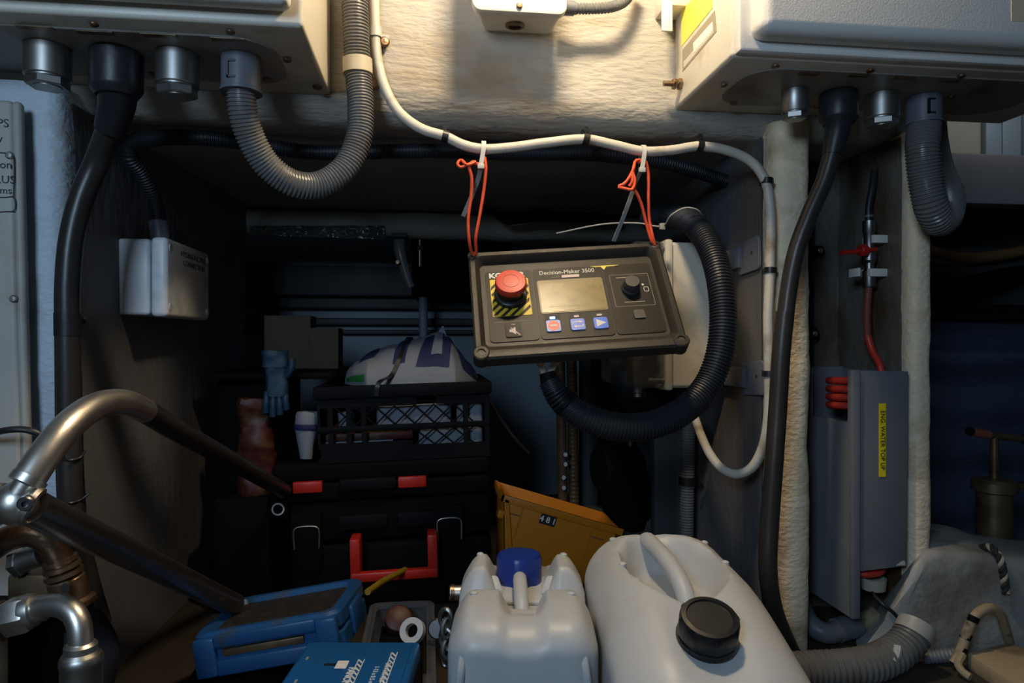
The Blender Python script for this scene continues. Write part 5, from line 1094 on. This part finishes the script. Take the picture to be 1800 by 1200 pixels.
part('stem', tube([PD(800,1042,1.045), PD(815,1060,1.05), PD(820,1110,1.05), PD(822,1232,1.05)], 0.006, 10), 'dark_steel', t)
part('clamp_arm', tube([PD(772,1104,0.972), PD(795,1100,1.02), PD(819,1092,1.05)], 0.004, 8), 'dark_steel', t)
part('clamp_disc', lathe([(0.014,0),(0.0145,0.003),(0.0145,0.008),(0.012,0.010),(0.006,0.010)], 20, axis(PD(772,1104,0.973), CF(-0.2,-1,0.3))), 'dark_steel', t)

# ================================================================ rails, elbows and hydraulic fittings, left foreground
t = thing('hand_rail', 'polished steel hand rail bent over at the top and running back into the recess', 'rail', PD(60, 900, 0.66))
part('bent_tube', tube([PD(48,845,0.66), PD(75,805,0.675), PD(112,757,0.70), PD(150,724,0.735), PD(188,708,0.775), PD(222,708,0.81), PD(255,722,0.86)], 0.0152, 24), 'polished_steel', t)
part('rear_tube', tube([PD(238,713,0.835), PD(255,722,0.86), PD(300,750,0.93), PD(370,789,1.06), PD(440,829,1.22), PD(500,863,1.362)], 0.0148, 24), 'rail_dark_side', t, 'rear length with shade and dark reflection in its colour')
part('end_collar', tube([PD(44,851,0.658), PD(54,838,0.662)], 0.0166, 24), 'polished_steel', t)
part('neck', tube([PD(33,868,0.655), PD(47,848,0.658)], 0.0108, 20), 'polished_steel', t)
kn = PD(30, 884, 0.66); k_ = 0.78
part('ball_joint', lathe([(r*k_, z*k_) for r, z in ((0.0,-0.027),(0.012,-0.025),(0.020,-0.018),(0.0255,-0.008),(0.027,0.0),(0.0255,0.008),(0.020,0.018),(0.012,0.025),(0.0,0.027))], 28, axis(kn, CF(0.3,-0.2,1))), 'polished_steel', t)
part('socket_rim', lathe([(r*k_, z*k_) for r, z in ((0.020,-0.003),(0.0242,0.0),(0.0242,0.006),(0.019,0.008),(0.016,0.004))], 28, axis(PD(52,888,0.655), CF(0.85,0.25,-0.45))), 'polished_steel', t)
sc = PD(47, 882, 0.64); part('socket_screw', lathe([(r*k_, z*k_) for r, z in ((0.009,0),(0.009,0.007),(0.0075,0.009),(0.004,0.009),(0.004,0.005),(0,0.005))], 18, axis(sc, CF(0.45,-1,-0.1))), 'dark_steel', t)
zj = PD(6,886,0.66).z
part('side_tube', tube([PD(8,886,0.66), PD(-70,886,0.66), V(-0.50,0.80,zj-0.03), V(-0.68,0.96,zj-0.10), V(-0.76,1.062,zj-0.11)], 0.0145, 20), 'polished_steel', t)
part('left_collar', lathe([(r*k_, z*k_) for r, z in ((0.024,0),(0.026,0.003),(0.026,0.010),(0.022,0.012))], 28, axis(PD(6,886,0.66), CF(-1,0,0))), 'polished_steel', t)
part('lower_tube', tube([PD(52,889,0.66), PD(100,913,0.70), PD(200,960,0.81), PD(300,1008,0.94), PD(405,1059,1.095), PD(412,1062,1.105)], 0.0172, 24), 'dark_steel', t)
t = thing('rusty_elbow', 'rust-stained pipe elbow with clamp rings below the ball joint', 'pipe elbow', PD(90, 1060, 0.84))
part('elbow', tube([PD(-15,965,0.84), PD(15,946,0.83), PD(55,938,0.83), PD(85,950,0.835), PD(103,977,0.84), PD(110,1003,0.845)], lambda s: 0.0155, 22), 'rusty_steel', t)
for k, (a, b, r) in enumerate(((106,985,0.0195), (109,996,0.021), (112,1008,0.0215))):
    part('clamp_ring', lathe([(r-0.004,-0.003),(r,-0.0025),(r,0.0025),(r-0.004,0.003)], 24, axis(PD(a, b, 0.843), CF(0.25,0.1,-1))), 'rusty_steel', t)
part('valve_body', lathe([(0.018,0),(0.021,0.004),(0.021,0.030),(0.026,0.034),(0.026,0.040),(0.020,0.042)], 24, axis(PD(114,1012,0.847), CF(0.22,0.1,-1))), 'rusty_steel', t)
part('body_plug', cyl(PD(118,1032,0.822), CF(0,-1,0), 0.006, 0.004, 14), 'dark_steel', t)
part('black_hose', tube([PD(128,1070,0.853), PD(150,1095,0.86), PD(172,1130,0.87), PD(176,1165,0.87), PD(165,1210,0.87)], 0.0215, 20), 'black_rubber', t)
part('side_union', join(lathe([(0.012,0),(0.014,0.002),(0.014,0.032),(0.012,0.034)], 20, axis(PD(28,990,0.85), CF(1,0,0.35))), hexnut(PD(26,992,0.85), CF(1,0,0.35), 0.017, 0.010)), 'steel', t)
part('side_body', xf(box(-0.03, 0.030, -0.01, 0.03, -0.055, 0.0, 0.006), Matrix.Translation(PD(62,1005,0.86)) @ Matrix.Rotation(-TH, 4, 'Z')), 'brown_brass', t)
t = thing('hydraulic_elbow', 'bright steel hydraulic hose elbow with crimped ferrule in the corner', 'hose fitting', PD(140, 1200, 0.74))
part('hex_nut', hexnut(PD(12,1086,0.765), CF(1,0.1,0.22), 0.0215, 0.026), 'polished_steel', t)
part('front_nut', hexnut(PD(-28,1100,0.765), CF(1,0.1,0.22), 0.024, 0.022), 'brown_brass', t)
part('port_stub', tube([PD(-20,1100,0.766), PD(-50,1108,0.768), CF(-0.635,0.815,0.170)], 0.017, 18), 'brown_brass', t)
part('swivel_collar', lathe([(0.019,0),(0.0195,0.002),(0.018,0.010),(0.0145,0.012),(0.0145,0.020)], 28, axis(PD(46,1075,0.767), CF(1,0.1,0.22))), 'polished_steel', t)
part('bend', tube([PD(55,1072,0.766), PD(78,1065,0.765), PD(105,1064,0.762), PD(128,1076,0.757), PD(139,1098,0.753), PD(142,1130,0.75), PD(143,1150,0.75)], 0.0125, 24), 'polished_steel', t)
part('ferrule_lip', lathe([(0.0135,0),(0.0165,0.003),(0.0165,0.010),(0.0195,0.014)], 28, axis(PD(142,1128,0.75), (0,0,-1))), 'polished_steel', t)
part('ferrule', lathe([(0.0195,0),(0.0215,0.003),(0.0215,0.010),(0.0205,0.012),(0.0205,0.060),(0.0215,0.062),(0.0215,0.09)], 28, axis(PD(143,1150,0.75), (0,0,-1)), rfun=lambda a_, z_: 1-0.012*(int(a_*8/math.pi) % 2)), 'steel', t)
part('hose', tube([PD(143,1240,0.75), PD(143,1320,0.75), PD(150,1420,0.75)], 0.0185, 18), 'black_rubber', t)
single('black_cable', tube([V(-0.80,1.060,0.36), V(-0.72,1.03,0.40), PD(-30,768,0.95), PD(10,756,0.93), PD(45,755,0.935), PD(75,766,0.945), PD(92,784,0.965), PY(112,806,1.058)], 0.0046, 10), 'black_rubber', 'thin black cable arching behind the polished hand rail', 'cable')
t = thing('steering_gear', 'black machine casing in the bottom corner under the steel fittings', 'machine', CF(-0.66, 0.9, 0))
part('casing', xf(box(-0.80, -0.605, 0.80, 0.93, 0.0, 0.208, 0.012, 3), Matrix.Rotation(-TH, 4, 'Z')), 'case_black', t)
part('bracket', xf(box(-0.66, -0.60, 0.795, 0.815, 0.05, 0.20, 0.004), Matrix.Rotation(-TH, 4, 'Z')), 'dark_wall', t)
